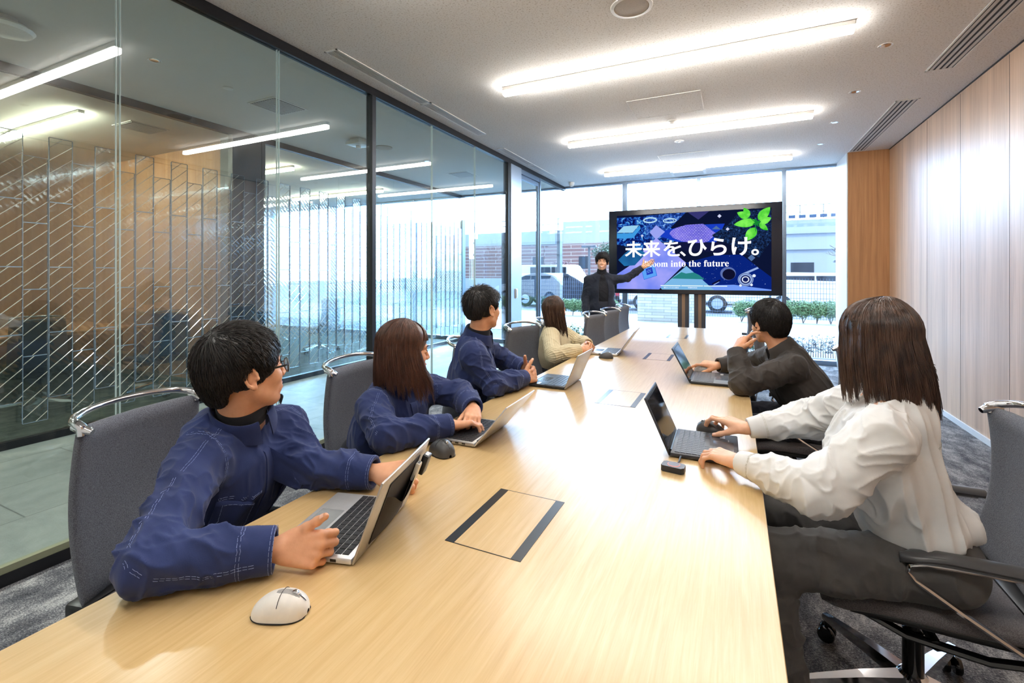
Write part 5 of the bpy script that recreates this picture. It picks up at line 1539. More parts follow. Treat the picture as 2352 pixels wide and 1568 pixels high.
def short_hair(parent, T, A, c, sc, mat, seed=0, n=2600, thick=0.016, fringe=0.0, sides=1.0, spiky=0.0, nape=1.0, cut=0.0, face_up=0.0, crown=(0.0, -0.45), parting=False, length=0.062):
    """cap of hair shell plus flowing strands"""
    rs = np.random.RandomState(seed)
    c = np.asarray(c, float)
    S = SDF()
    S.ell(T(0, -0.018, 0.046), np.array([0.080 + thick * 0.55, 0.094 + thick * 0.7, 0.080 + thick]) * sc, A, 0.01)
    S.ell(T(0, -0.046, 0.0), np.array([0.074 + thick * 0.35, 0.062 + thick * 0.5, 0.078 * nape + 0.004]) * sc, A, 0.03)
    for s in (-1, 1): S.ell(T(s * 0.058, 0.014, 0.030), np.array([0.026, 0.036, 0.036 * sides + 0.002]) * sc, A, 0.02)
    if fringe > 0.15: S.ell(T(0, 0.056, 0.066), np.array([0.060, 0.042, 0.028 + 0.012 * fringe]) * sc, A, 0.02)
    # carve the face, ears and neck out
    S.ell(T(0, 0.105, -0.012 + face_up), np.array([0.066, 0.062, 0.062 - 0.018 * fringe]) * sc, A, 0.008, -1)
    S.box(T(0, 0.02, -0.092), np.array([0.12, 0.075, 0.050]) * sc, 0.01 * sc, A, 0.01, -1)
    for s in (-1, 1): S.ell(T(s * 0.088, -0.004, -0.012), np.array([0.020, 0.026, 0.036]) * sc, A, 0.008, -1)
    S.box(T(0, -0.02, -0.145 + cut), np.array([0.12, 0.14, 0.055]) * sc, 0.012 * sc, A, 0.012, -1)
    v, q = S.mesh(0.0035)
    nn = vnormals(v, q)
    loc = (v - c) @ A.T / sc
    az = np.arctan2(loc[:, 0], loc[:, 1]); pol = np.arctan2(np.hypot(loc[:, 0], loc[:, 1]), loc[:, 2] - 0.03)
    h = vnoise(np.stack([az * 9 + seed, pol * 1.6, np.full_like(az, seed)], 1)) * 0.6 + vnoise(np.stack([az * 22, pol * 2.2, np.full_like(az, seed + 5)], 1)) * 0.4
    v = v + nn * (h * 0.0035 * sc)[:, None]
    tree = BVHTree.FromPolygons([tuple(x) for x in v], [tuple(int(i) for i in f) for f in q])
    # strands combed away from the whorl, lying on the shell
    paths = []
    crown_p = np.array([crown[0], crown[1]])
    m = 9
    tries = 0
    root_idx = rs.randint(0, len(v), n)
    for k in range(n):
        p = v[root_idx[k]].copy(); nr = nn[root_idx[k]]
        l = (p - c) @ A.T / sc
        if l[2] < -0.03 and l[1] > 0.0: continue
        wl_ = np.array([0.012, -0.070, 0.105])             # whorl
        dirl = l - wl_; dirl = dirl / (np.linalg.norm(dirl) + 1e-6)
        sw = 0.5
        dirl = dirl + sw * np.array([-dirl[1], dirl[0], 0]) * 0.5
        if l[2] < 0.06 and l[1] < 0.055: dirl = dirl * 0.45 + np.array([0, 0.12, -1.0])
        elif l[1] > 0.02: dirl = dirl * 0.6 + np.array([0.35 * (1 if parting else 0.5), 0.75, -0.1])
        d = dirl @ A
        g = 0.3 * vnoise(np.array([[l[0] * 30 + seed, l[1] * 30, l[2] * 30]]))[0]
        d = nrm(d + g * A[0] + 0.18 * rs.randn(3))
        L = length * sc * (0.6 + 0.7 * rs.rand()) * (0.6 if l[2] < 0.02 else 1.0)
        pt = [p - nr * 0.003]
        cur = p.copy(); up_l = 0.0012 + spiky * rs.rand() * (1.0 if l[2] > 0.06 else 0.15)
        for j in range(1, m):
            cur = cur + d * L / (m - 1)
            loc_, no, ix, ds = tree.find_nearest(Vector(cur))
            if loc_ is None: break
            no = np.array(no); tt = j / (m - 1)
            cur = np.array(loc_) + no * (0.0006 + up_l * tt ** 1.5 * 4 + 0.0015 * math.sin(tt * PI) * rs.rand())
            d = nrm(d - no * (d @ no) * (0.85 - spiky * 20 * tt) - A[2] * 0.05)
            pt.append(cur.copy())
        if len(pt) == m: paths.append(pt)
    pv, pq = tube_bundle(np.array(paths), 0.0011 * sc, 0.0003 * sc)
    V, Q = merge([(v, q), (pv, pq)])
    return np_obj('hair', V, Q, mat, parent)

def long_hair(parent, T, A, c, sc, mat, seed=0, n=3000, length=0.30, tuck=0.0, flare=0.02, part=0.25, face_gap=0.75, fringe=False, tips=0.02, drift=(0, 0, 0), rtip=0.0005):
    """straight hair hanging from a parting; length measured down from the crown; gravity is world -z"""
    rs = np.random.RandomState(seed)
    S = SDF()
    S.ell(T(0, -0.016, 0.044), np.array([0.088, 0.104, 0.088]) * sc, A, 0.01)
    S.ell(T(0, 0.105, -0.02), np.array([0.060, 0.050, 0.078]) * sc, A, 0.01, -1)
    S.box(T(0, 0.03, -0.10), np.array([0.12, 0.075, 0.06]) * sc, 0.01 * sc, A, 0.01, -1)
    S.box(T(0, 0.0, -0.12), np.array([0.12, 0.2, 0.08]) * sc, 0.01 * sc, A, 0.01, -1)
    v, q = S.mesh(0.0045)
    m = 18
    # roots along the parting and over the scalp
    az = rs.uniform(-PI, PI, n)
    az = np.sign(az) * (face_gap * 0.55 + (1 - face_gap * 0.55 / PI) * np.abs(az))
    p0 = rs.uniform(0.02, 0.9, n) ** 0.8
    t = np.linspace(0, 1, m)
    P = np.zeros((n, m, 3))
    cl = vnoise(np.stack([az * 13 + seed, np.full(n, 1.3), np.full(n, seed * 1.7)], 1))
    cl2 = vnoise(np.stack([az * 34 + seed, np.full(n, 4.3), np.full(n, seed * 0.7)], 1))
    lay = rs.rand(n)                                         # depth in the hair, 0 inner 1 outer
    lift = 0.008 + 0.009 * lay
    end_pol = 1.75
    frac = 0.42
    x_part = part * 0.08
    for j, tt in enumerate(t):
        s1 = np.clip(tt / frac, 0, 1)
        pol = p0 + (end_pol - p0) * s1
        pt = scalp(az, pol, lift + 0.004 * math.sin(s1.mean() * PI) if False else lift)
        pt[:, 0] += x_part * np.exp(-((pol) / 0.5) ** 2)
        if tt > frac:
            s2 = (tt - frac) / (1 - frac)
            e = scalp(az, np.full(n, end_pol), lift)
            dn = length * sc - (0.135 * sc - 0)
            pt = e.copy()
            r_out = flare * s2 - tuck * s2 ** 2
            pt[:, 0] += np.sin(az) * r_out + 0.004 * cl * s2 + 0.0025 * cl2 * s2
            pt[:, 1] += np.cos(az) * r_out + 0.004 * cl2 * s2
            pt[:, 2] -= 0
            Lk = dn * s2 * (1 + tips * 3 * (cl * 0.5 + rs.rand(n) * 0 + (lay - 0.5)) * s2 / max(dn, 0.05) * 0.3)
            Wd = np.tile(np.array([0, 0, -1.0]), (n, 1))
            Lk = Lk + tips * s2 * s2 * (cl * 0.5 + 0.9 * (lay - 0.6) + 0.25 * cl2)
            wp = np.asarray(c) + (pt * sc) @ A + Wd * Lk[:, None] + np.asarray(drift)[None] * (s2 ** 1.3)
        else:
            wp = np.asarray(c) + (pt * sc) @ A
        P[:, j] = wp
    # relief between the locks
    out = P - np.asarray(c)[None, None]
    out[:, :, 2] = 0; out /= np.linalg.norm(out, axis=2, keepdims=True) + 1e-6
    P += out * (0.004 * cl[:, None] + 0.002 * cl2[:, None])[..., None] * t[None, :, None] ** 0.5
    P += rs.randn(n, 1, 3) * 0.0022 * t[None, :, None]
    wv = vnoise(np.stack([np.repeat(az * 11 + seed, m), np.tile(t * 3.2, n), np.repeat(lay * 3, m)], 1)).reshape(n, m)
    P += out * (0.0045 * wv * t[None, :])[..., None]
    parts = [(v, q)]
    pv, pq = tube_bundle(P, 0.0013 * sc, rtip); parts.append((pv, pq))
    if fringe:
        nf = 420; m2 = 10
        xs = rs.uniform(-1, 1, nf); tt = np.linspace(0, 1, m2)
        F = np.zeros((nf, m2, 3))
        for j, s_ in enumerate(tt):
            pol = 0.35 + 1.02 * s_
            azf = xs * (0.25 + 0.55 * s_)
            pt = scalp(azf, np.full(nf, pol), 0.012)
            if s_ > 0.8: pt[:, 2] -= 0.004 * (s_ - 0.8) / 0.2
            F[:, j] = np.asarray(c) + (pt * sc) @ A
        fv, fq = tube_bundle(F, 0.0014, 0.0005); parts.append((fv, fq))
    V, Q = merge(parts)
    return np_obj('hair', V, Q, mat, parent)

def seam(parent, v, q, lines, name='stitching', r=0.0005, mat='stitch', lift=0.0005, step=0.0022, double=0.0):
    """rows of stitches laid on a garment surface; lines: list of world point lists, one object per row"""
    tree = BVHTree.FromPolygons([tuple(x) for x in v], [tuple(int(i) for i in f) for f in q])
    for ln in lines:
        mb = MB()
        P = [Vector(p) for p in ln]
        pts = []
        for a, b in zip(P[:-1], P[1:]):
            k = max(2, int((b - a).length / step))
            for i in range(k): pts.append(a.lerp(b, i / k))
        pts.append(P[-1])
        sp_ = []
        for p in pts:
            l, no, ix, ds = tree.find_nearest(p)
            if l is not None: sp_.append((l + no * lift, no))
        i = 0; last = None
        while i < len(sp_) - 2:
            seg = [s_[0] for s_ in sp_[i:i + 5]]
            if (seg[0] - seg[-1]).length < 0.016 and len(seg) > 2 and (last is None or (seg[0] - last).length < 0.03):
                last = seg[-1]
                mb.tube(seg, r, 4, caps=False)
                if double:
                    d = (seg[-1] - seg[0]).normalized(); sd = d.cross(sp_[i][1]).normalized() * double
                    mb.tube([s_ + sd for s_ in seg], r, 4, caps=False)
            i += 5
        if mb.v: put(name, mb, M[mat], parent, angle=0)

# ------------------------------------------------------------------ person builder
def patch(parent, tree, corners, name, mat, lift=0.003, nu=12, nv=12, cast=None):
    """cloth panel lying on a garment: corners a,b,c,d (world), bilinear, snapped to the surface, with turned-down rims"""
    a, b, c, d = [Vector(p) for p in corners]
    V = []
    for j in range(nv + 2):
        for i in range(nu + 2):
            u = min(1, max(0, (i - 0.5) / (nu - 1) - 0.0)); v_ = min(1, max(0, (j - 0.5) / (nv - 1)))
            rim = i in (0, nu + 1) or j in (0, nv + 1)
            p = a.lerp(b, u).lerp(d.lerp(c, u), v_)
            l = None
            if cast is not None:
                cd = Vector(cast); l, no, ix, ds = tree.ray_cast(p + cd * 0.12, -cd, 0.3)
            if l is None: l, no, ix, ds = tree.find_nearest(p)
            V.append(l + no * (-0.002 if rim else lift))
    F = [(j * (nu + 2) + i, j * (nu + 2) + i + 1, (j + 1) * (nu + 2) + i + 1, (j + 1) * (nu + 2) + i) for j in range(nv + 1) for i in range(nu + 1)]
    mb = MB().add(V, F, True)
    n0 = (V[F[30][1]] - V[F[30][0]]).cross(V[F[30][3]] - V[F[30][0]])
    l, no, ix, ds = tree.find_nearest(V[F[30][0]])
    if n0.dot(no) < 0: mb.f = [tuple(reversed(f)) for f in mb.f]
    return put(name, mb, mat, parent, angle=60)

def collar(parent, c, A, rx, ry, h, fold, gap, mat, tilt=0.012, name='collar', tip=0.022, flare=0.012, th=0.003):
    c = np.asarray(c, float)
    def fn(u, v):
        a = gap + (2 * PI - 2 * gap) * u                    # 0 = front
        fr = max(0, math.cos(a))
        near = max(0.0, 1 - min(u, 1 - u) / 0.16)
        fd = fold + tip * near ** 1.5
        pr = [(0, 0), (0.001, h * 0.6), (0.004, h), (0.0075, h + 0.002), (0.011, h - 0.002), (0.011 + flare * 0.5, h - fd * 0.5), (0.011 + flare, h - fd),
              (0.011 + flare - th, h - fd - 0.001), (0.008 + flare * 0.45, h - fd * 0.5), (0.008, h - 0.006), (0.005, h * 0.5), (0.004, 0.0)]
        k = v * (len(pr)); i = int(k) % len(pr); f = k - int(k)
        r0, z0 = pr[i]; r1, z1 = pr[(i + 1) % len(pr)]
        r_, z_ = r0 + (r1 - r0) * f, z0 + (z1 - z0) * f
        z_ += -tilt * fr + 0.008 * (-math.cos(a))
        return tuple(c + A[0] * math.sin(a) * (rx + r_) + A[1] * math.cos(a) * (ry + r_) + A[2] * z_)
    nv = 25
    return put(name, MB().grid(fn, 48, nv), mat, parent, angle=70)

def person(label, sp):
    A = frame(sp['fwd'], sp.get('up', (0, 0, 1)), sp.get('roll', 0))
    hs = sp.get('hs', 1.0)
    c = V3(*sp['head'])
    S = SDF()
    T = head_sdf(S, c, A, hs, sp.get('female', False), sp.get('smile', False))
    nb = V3(*sp['neck'])
    nr = 0.047 if sp.get('female') else 0.055
    S.cap(T(0, -0.018, -0.05), nb, nr * hs, nr * 1.08, 0.018)
    R, L = V3(*sp['shR']), V3(*sp['shL'])
    pel = V3(*sp['pelvis'])
    mid = (R + L) / 2
    rt = nrm(R - L); upv = nrm(nb - pel); fw = nrm(np.cross(upv, rt)); upv = nrm(np.cross(rt, fw))
    Bx = np.stack([rt, fw, upv])
    # slim trunk and limbs hidden under the clothes
    S.chain([nb, mid - upv * 0.12, (mid + pel) / 2, pel], [0.05, 0.07, 0.075, 0.08], 0.03)
    S.cap(nb, R - rt * 0.02 - upv * 0.01, 0.035, 0.036, 0.02); S.cap(nb, L + rt * 0.02 - upv * 0.01, 0.035, 0.036, 0.02)
    hand_nails = []
    for sd, sh in (('R', R), ('L', L)):
        e, w = V3(*sp['el' + sd]), V3(*sp['wr' + sd])
        S.cap(sh - upv * 0.01, e, 0.036, 0.032, 0.02)
        S.cap(e, w, 0.034, 0.0235, 0.01)
        h = sp['hand' + sd]
        N = V3(*h['N'])
        tips, nl = hand_sdf(S, w, V3(*h['F']), N, -1 if sd == 'R' else 1, h['curl'], h['thumb'], h.get('spread', (6, 1, -4, -10)), sp.get('hsc', 1.0))
        hand_nails += nl
    hipR, hipL = V3(*sp['hipR']), V3(*sp['hipL'])
    for sd, hp in (('R', hipR), ('L', hipL)):
        S.chain([pel * 0.5 + hp * 0.5, hp, V3(*sp['kn' + sd]), V3(*sp['an' + sd])], [0.07, 0.065, 0.045, 0.035], 0.03)
    v, q = S.mesh(sp.get('vox', 0.003))
    v = smooth(v, q, 1, 0.4)
    body = np_obj('person', v, q, M[sp.get('skin', 'skin')])
    tag(body, label, 'person')
    add_nails(body, hand_nails, M['nail'])
    face_parts(body, T, A, hs, sp.get('smile', False), tree=BVHTree.FromPolygons([tuple(x) for x in v], [tuple(int(i) for i in f) for f in q]))
    # upper garment
    g = sp['top']
    G = SDF()
    k = g.get('k', 0.03); aw = g.get('aw', 1.0)
    G.ell(mid - upv * 0.125 + fw * 0.0, [0.178 * aw, 0.118 * g.get('depth', 1), 0.165], Bx, k)
    bel = mid * 0.42 + pel * 0.58
    G.ell(bel, [0.165 * aw * g.get('waist', 1), 0.122 * g.get('depth', 1), 0.20], Bx, 0.06)
    if g.get('hem'):
        G.ell(pel + upv * g['hem'][0], [0.180 * aw * g['hem'][1], 0.135, g['hem'][2]], Bx, 0.05)
    if sp.get('female'):
        G.ell(mid - upv * 0.15 + fw * 0.075, [0.12, 0.06, 0.065], Bx, 0.05)
    G.cap(nb - upv * 0.045, R - upv * 0.012, 0.060, 0.060 * aw, 0.03); G.cap(nb - upv * 0.045, L - upv * 0.012, 0.060, 0.060 * aw, 0.03)
    hb = 0.78 if sp.get('female') else 1.0
    G.ell(nb - upv * 0.07 - fw * 0.035 * hb, [0.13 * hb, 0.075 * hb, 0.09], Bx, 0.05)
    segs = []
    sl = g.get('sleeve', (0.064, 0.058, 0.052, 0.040))
    for sd, sh in (('R', R), ('L', L)):
        e, w = V3(*sp['el' + sd]), V3(*sp['wr' + sd])
        fa = nrm(w - e)
        cuff = w - fa * g.get('cuff', 0.012)
        if e[2] < 0.86 and sp.get('seated', True): pass
        G.cap(sh - upv * 0.012, e, sl[0], sl[1], 0.045)
        G.cap(e, e * 0.45 + cuff * 0.55, sl[1], sl[2], 0.022)
        G.cap(e * 0.45 + cuff * 0.55, cuff, sl[2], sl[3], 0.02)
        segs.append((sh, e, sl[0], 0.7, 1.25, 1.0)); segs.append((e, w, sl[2], 1.3, 0.75, -1.0))
    # flat cuffs with an opening
    for sd in 'RL':
        e, w = V3(*sp['el' + sd]), V3(*sp['wr' + sd]); fa = nrm(w - e)
        cuff = w - fa * g.get('cuff', 0.012)
        fr = frame(fa, (0.1, 0.2, 1))
        G.box(cuff + fa * 0.055, [0.10, 0.055 - 0.002, 0.10], 0.002, fr, 0.002, -1)
        G.cap(cuff - fa * 0.012, cuff + fa * 0.03, sl[3] - 0.013, sl[3] - 0.010, 0.003, -1)
    # neck opening
    G.cap(nb - upv * 0.01, T(0, -0.02, -0.06), 0.054, 0.07, 0.012, -1)
    if g.get('table', True):                                 # sleeves lie on the table, not in it
        G.box(V3(-0.53, 3.0, TZ - 0.10), [0.594, 3.0, 0.1005], 0.0, None, 0.008, -1)
    if g.get('vcut'):
        hh = g['vcut']
        G.ell(mid - upv * 0.20 + fw * 0.13, [hh, 0.075, 0.36], Bx, 0.01, -1)
    gv, gq = G.mesh(g.get('vox', 0.004))
    gv = smooth(gv, gq, 1, 0.5)
    gn = vnormals(gv, gq)
    tor = (mid - upv * 0.2, nrm(V3(*g['drag'])) if 'drag' in g else nrm(upv + 0.6 * rt), g.get('tor', 0.8))
    if g.get('knit'):
        # vertical ribs of the sweater following limbs and torso
        seg_d = []; 
        rel = gv - mid
        ang = np.arctan2(rel @ rt, rel @ fw)
        h = np.sin(ang * 46) * 1.0
        wts = np.ones(len(gv)); ht = h.copy()
        for a, b, r, *_ in segs:
            ab = b - a; Lh = np.linalg.norm(ab); d = ab / Lh; qv = gv - a; t_ = np.clip(qv @ d, 0, Lh)
            dist = np.linalg.norm(qv - t_[:, None] * d, axis=1)
            ref = nrm(np.cross(d, V3(0.3, 0.2, 1))); bi = np.cross(d, ref)
            an = np.arctan2(qv @ bi, qv @ ref)
            m_ = (dist < r * 1.25)
            ht[m_] = np.sin(an[m_] * 22)
        gv = gv + gn * (ht * 0.0016)[:, None]
    fade = np.ones(len(gv))
    for sd in 'RL':
        w = V3(*sp['wr' + sd]); fade *= np.clip((np.linalg.norm(gv - w, axis=1) - 0.05) / 0.07, 0, 1)
    gv0 = gv
    gv = cloth_folds(gv, gn, segs, tor, g.get('amp', 0.007), sp.get('seed', 0.0))
    gv = gv0 + (gv - gv0) * fade[:, None]
    if g.get('table', True):
        inside = (gv[:, 0] > -1.135) & (gv[:, 0] < 0.082) & (gv[:, 2] < TZ + 0.0015) & (gv[:, 2] > TZ - 0.05)
        gv[inside, 2] = np.maximum(gv[inside, 2], TZ + 0.0015)
    top = np_obj(g['name'], gv, gq, M[g['mat']], body)
    tree = BVHTree.FromPolygons([tuple(x) for x in gv], [tuple(int(i) for i in f) for f in gq])
    # trousers
    tr = sp['legs']
    P = SDF()
    P.ell(pel + upv * 0.0, [0.172, 0.125, 0.12], Bx, 0.03)
    P.cap(hipR, hipL, 0.085, None, 0.04)
    lseg = []
    for sd in 'RL':
        hp, kn, an = V3(*sp['hip' + sd]), V3(*sp['kn' + sd]), V3(*sp['an' + sd])
        r = tr.get('r', (0.085, 0.070, 0.062, 0.060))
        P.cap(hp, kn, r[0], r[1], 0.03); P.cap(kn, an, r[2], r[3], 0.02)
        P.cap(an - nrm(an - kn) * 0.03, an + nrm(an - kn) * 0.06, r[3] - 0.01, None, 0.004, -1)
        lseg += [(hp, kn, r[0], 0.9, 1.0, 0.6), (kn, an, r[2], 1.2, 0.8, 0.4)]
    pv, pq = P.mesh(tr.get('vox', 0.005)); pv = smooth(pv, pq, 1, 0.5)
    pn = vnormals(pv, pq)
    pv = cloth_folds(pv, pn, lseg, None, tr.get('amp', 0.007), sp.get('seed', 0.0) + 4)
    leg = np_obj('trousers', pv, pq, M[tr['mat']], body)
    for sd in 'RL':
        an = V3(*sp['an' + sd]); kn = V3(*sp['kn' + sd])
        td = nrm(V3(*sp.get('toe', (fw[0], fw[1], 0)))); td[2] = 0; td = nrm(td); sdv = np.cross(td, V3(0, 0, 1))
        Sh = SDF()
        f0 = V3(an[0], an[1], 0.04)
        ax = np.stack([sdv, td, V3(0, 0, 1)])
        Sh.ell(f0 + td * 0.10 - V3(0, 0, 0.003), [0.046, 0.085, 0.033], ax, 0.02); Sh.ell(f0 - td * 0.0, [0.036, 0.055, 0.04], ax, 0.03)
        Sh.cap(V3(an[0], an[1], 0.05), V3(an[0], an[1], 0.085), 0.034, None, 0.02)
        Sh.box(V3(an[0], an[1], -0.05), [0.5, 0.5, 0.052], 0, None, 0.003, -1)
        sv, sq = Sh.mesh(0.006)
        np_obj('shoe', sv, sq, M['shoe_black'], body)
    sp['_'] = dict(bv=v, bq=q, T=T, A=A, c=c, Bx=Bx, mid=mid, upv=upv, fw=fw, rt=rt, nb=nb, tree=tree, gv=gv, gq=gq, top=top, body=body, R=R, L=L, pel=pel)
    return body, sp['_']

def band(tree, pts, lift=0.0):
    return pts
relaxed = ((12, 18, 10), (14, 22, 12), (16, 26, 14), (20, 30, 16))
flat_h = ((6, 22, 12), (8, 24, 12), (8, 26, 14), (10, 28, 14))
grip = ((52, 58, 30), (58, 62, 34), (60, 66, 36), (62, 68, 38))
clasp = ((48, 52, 28), (52, 54, 30), (56, 58, 30), (58, 60, 30))

def jacket_details(d, sp, pockets=True, low=-0.30):
    """stitched seams, placket, pockets, cuffs of the blue work jacket"""
    T, mid, up, fw, rt, tree, top = d['mid'], d['mid'], d['upv'], d['fw'], d['rt'], d['tree'], d['top']
    m = d['mid']; P = lambda r, f, u: m + rt * r + fw * f + up * u
    # placket
    if low < -0.2: patch(top, tree, [P(-0.020, 0.17, 0.015), P(0.020, 0.17, 0.015), P(0.020, 0.12, low), P(-0.020, 0.12, low)], 'placket', M['blue_work'], 0.004, 6, 30, cast=fw)
    if pockets:
        for s in (-1, 1):
            x0, x1 = s * 0.052, s * 0.142
            c1 = [P(x0, 0.10, -0.100), P(x1, 0.10, -0.085), P(x1, 0.10, -0.195), P(x0, 0.10, -0.205)]
            pk = patch(top, tree, c1, 'pocket', M['blue_work'], 0.005, 10, 12, cast=fw)
            seam(pk, d['gv'], d['gq'], [[P(x0 + s * 0.004, 0.13, -0.105), P(x1 - s * 0.004, 0.12, -0.091)], [P(x0 + s * 0.004, 0.13, -0.105), P(x0 + s * 0.004, 0.13, -0.18), P((x0 + x1) / 2, 0.12, -0.202), P(x1 - s * 0.004, 0.11, -0.17), P(x1 - s * 0.004, 0.11, -0.091)]], lift=0.0062)
    lines = []
    for s in (-1, 1):
        sh = d['R'] if s > 0 else d['L']
        # armhole ring, yoke front, shoulder seam
        ring_ = []
        for k in range(13):
            a = -0.9 + 3.9 * k / 12
            ring_.append(sh - rt * s * 0.012 + fw * 0.075 * math.cos(a) + up * (0.075 * math.sin(a) - 0.01))
        lines.append(ring_)
        lines.append([P(s * 0.03, 0.16, -0.075), P(s * 0.09, 0.15, -0.078), P(s * 0.165, 0.10, -0.075)])
        lines.append([d['nb'] + rt * s * 0.04 + up * 0.03, sh + up * 0.06 - rt * s * 0.01])
        e = V3(*sp['elR' if s > 0 else 'elL']); w = V3(*sp['wrR' if s > 0 else 'wrL'])
        fa = nrm(w - e)
        lines.append([sh + up * 0.06 + rt * s * 0.0, sh * 0.5 + e * 0.5 + rt * s * 0.06 + up * 0.03, e + rt * s * 0.05 + up * 0.03])
        lines.append([e + rt * s * 0.03 + V3(0, 0, 0.02), e * 0.5 + w * 0.5 + V3(0, 0, -0.005) + rt * s * 0.06, w - fa * 0.02 + rt * s * 0.05])
        side = nrm(np.cross(fa, V3(0, 0, 1))); u2 = np.cross(side, fa)
        for off in (0.018, 0.078):
            lines.append([w - fa * off + side * 0.05 * math.cos(a) + u2 * 0.05 * math.sin(a) for a in np.linspace(-PI, PI, 15)])
    lines.append([P(0.026, 0.15, 0.0), P(0.026, 0.14, -0.28)])
    seam(top, d['gv'], d['gq'], lines, double=0.006)

def col_fr(d):
    u = nrm(d['T'](0, -0.018, -0.05) - d['nb']); r = nrm(d['rt'] - u * (d['rt'] @ u)); f = np.cross(u, r)
    return np.stack([r, f, u])

# ============================ 1. man with glasses, nearest left
sp = dict(head=(-1.265, 0.881, 1.083), fwd=(0.26, 0.96, 0.06), neck=(-1.300, 0.895, 0.945), shR=(-1.265, 0.755, 0.872), shL=(-1.345, 1.075, 0.87),
          pelvis=(-1.50, 0.90, 0.55), elR=(-1.062, 0.535, 0.777), wrR=(-0.888, 0.702, 0.766), elL=(-1.175, 1.02, 0.775), wrL=(-0.955, 1.085, 0.772),
          handR=dict(F=(0.93, 0.36, 0.05), N=(0.42, -0.78, 0.36), curl=((62, 88, 48), (70, 90, 48), (72, 90, 48), (74, 90, 48)), thumb=(26, -18, 0), spread=(2, 0, -1, -3)), hsc=0.95,
          handL=dict(F=(0.86, 0.20, 0.12), N=(-0.05, -0.50, 0.85), curl=grip, thumb=(38, 20, 12)),
          hipR=(-1.47, 0.80, 0.54), hipL=(-1.49, 1.0, 0.54), knR=(-1.03, 0.74, 0.50), knL=(-1.03, 1.06, 0.50), anR=(-1.0, 0.70, 0.09), anL=(-1.0, 1.08, 0.09),
          top=dict(name='work_jacket', mat='blue_work', amp=0.0125, tor=1.0, sleeve=(0.068, 0.060, 0.056, 0.047), vox=0.0038, aw=1.02, depth=1.12, drag=(0.4, 0.2, 0.9)),
          legs=dict(mat='dark_trousers'), seed=2.0, vox=0.0028)
b, d = person('man in a blue work jacket and round dark glasses holding the nearest laptop', sp)
jacket_details(d, sp)
collar(d['top'], d['nb'] + d['upv'] * 0.004, col_fr(d), 0.070, 0.068, 0.040, 0.050, 0.22, M['blue_work'])
neckband(b, d['bv'], d['bq'], d['nb'], d['T'](0, -0.018, -0.05), 0.0, 0.50, M['black_knit'])
short_hair(b, d['T'], d['A'], d['c'], 1.0, M['hair_black'], 3, 3800, 0.018, fringe=0.12, face_up=0.012, sides=1.0, spiky=0.0012, nape=1.12)
T = d['T']; gl = MB()
for s in (-1, 1):
    gl.tube([T(s * 0.033 + 0.0225 * math.cos(a), 0.106 - 0.004 * abs(math.cos(a)) * (1 if s * math.cos(a) > 0 else 0) * 2, 0.003 + 0.0205 * math.sin(a)) for a in np.linspace(0, 2 * PI, 29)[:-1]], 0.0018, 6, closed=True)
    gl.tube([T(s * 0.055, 0.099, 0.008), T(s * 0.066, 0.085, 0.009), T(s * 0.078, 0.02, 0.008), T(s * 0.082, -0.012, 0.004)], 0.0021, 6, flat=(0.7, 1.5))
gl.tube([T(-0.011, 0.107, 0.006), T(0, 0.111, 0.009), T(0.011, 0.107, 0.006)], 0.0016, 6)
go = put('glasses', gl, simple('glasses_frame', rgb(28, 22, 20), 0.2), b)
ln = MB()
for s in (-1, 1):
    ln.add([T(s * 0.033 + 0.0215 * math.cos(a), 0.104, 0.003 + 0.0195 * math.sin(a)) for a in np.linspace(0, 2 * PI, 25)[:-1]], [tuple(range(24))])
put('lenses', ln, M['lens'], go)
st = MB()
for k in range(260):
    a = random.Random(k).uniform(-0.9, 0.9); z = random.Random(k + 999).uniform(-0.108, -0.088)
    p = T(0.026 * math.sin(a), 0.070 + 0.022 * math.cos(a) + (z + 0.1) * 0.4, z)
    st.tube([p, p + d['A'][1] * 0.004 - d['A'][2] * 0.007], 0.0005, 3, caps=False)
put('goatee', st, M['hair_black'], b, angle=0)

# ============================ 2. woman in blue jacket
sp = dict(female=True, head=(-1.275, 1.612, 1.035), fwd=(0.64, 0.76, -0.12), hs=1.0, neck=(-1.31, 1.615, 0.893), shR=(-1.31, 1.465, 0.832), shL=(-1.29, 1.785, 0.84),
          pelvis=(-1.50, 1.66, 0.54), elR=(-1.145, 1.345, 0.775), wrR=(-1.005, 1.560, 0.768), elL=(-1.16, 1.875, 0.80), wrL=(-1.015, 1.752, 0.782),
          handR=dict(F=(0.62, 0.78, -0.02), N=(-0.25, 0.10, 0.96), curl=((18, 34, 18), (20, 38, 20), (24, 40, 20), (28, 44, 22)), thumb=(28, 22, 8)),
          handL=dict(F=(0.42, -0.88, -0.16), N=(0.25, 0.0, 0.96), curl=((14, 30, 16), (18, 34, 18), (20, 36, 18), (24, 38, 20)), thumb=(26, 18, 8)), hsc=0.93,
          hipR=(-1.47, 1.58, 0.53), hipL=(-1.48, 1.76, 0.53), knR=(-1.05, 1.55, 0.50), knL=(-1.05, 1.82, 0.50), anR=(-1.03, 1.55, 0.09), anL=(-1.03, 1.82, 0.09),
          top=dict(name='work_jacket', mat='blue_work', amp=0.012, tor=1.1, sleeve=(0.066, 0.062, 0.056, 0.046), aw=1.0, depth=1.08, drag=(0.4, 0.1, 0.9), cuff=0.004),
          legs=dict(mat='dark_trousers'), seed=11.0)
b, d = person('woman in a blue work jacket with straight brown hair, hands on a silver laptop', sp)
jacket_details(d, sp)
collar(d['top'], d['nb'] + d['upv'] * 0.002, col_fr(d), 0.066, 0.064, 0.036, 0.046, 0.32, M['blue_work'])
neckband(b, d['bv'], d['bq'], d['nb'], d['T'](0, -0.018, -0.05), 0.0, 0.50, M['black_knit'])
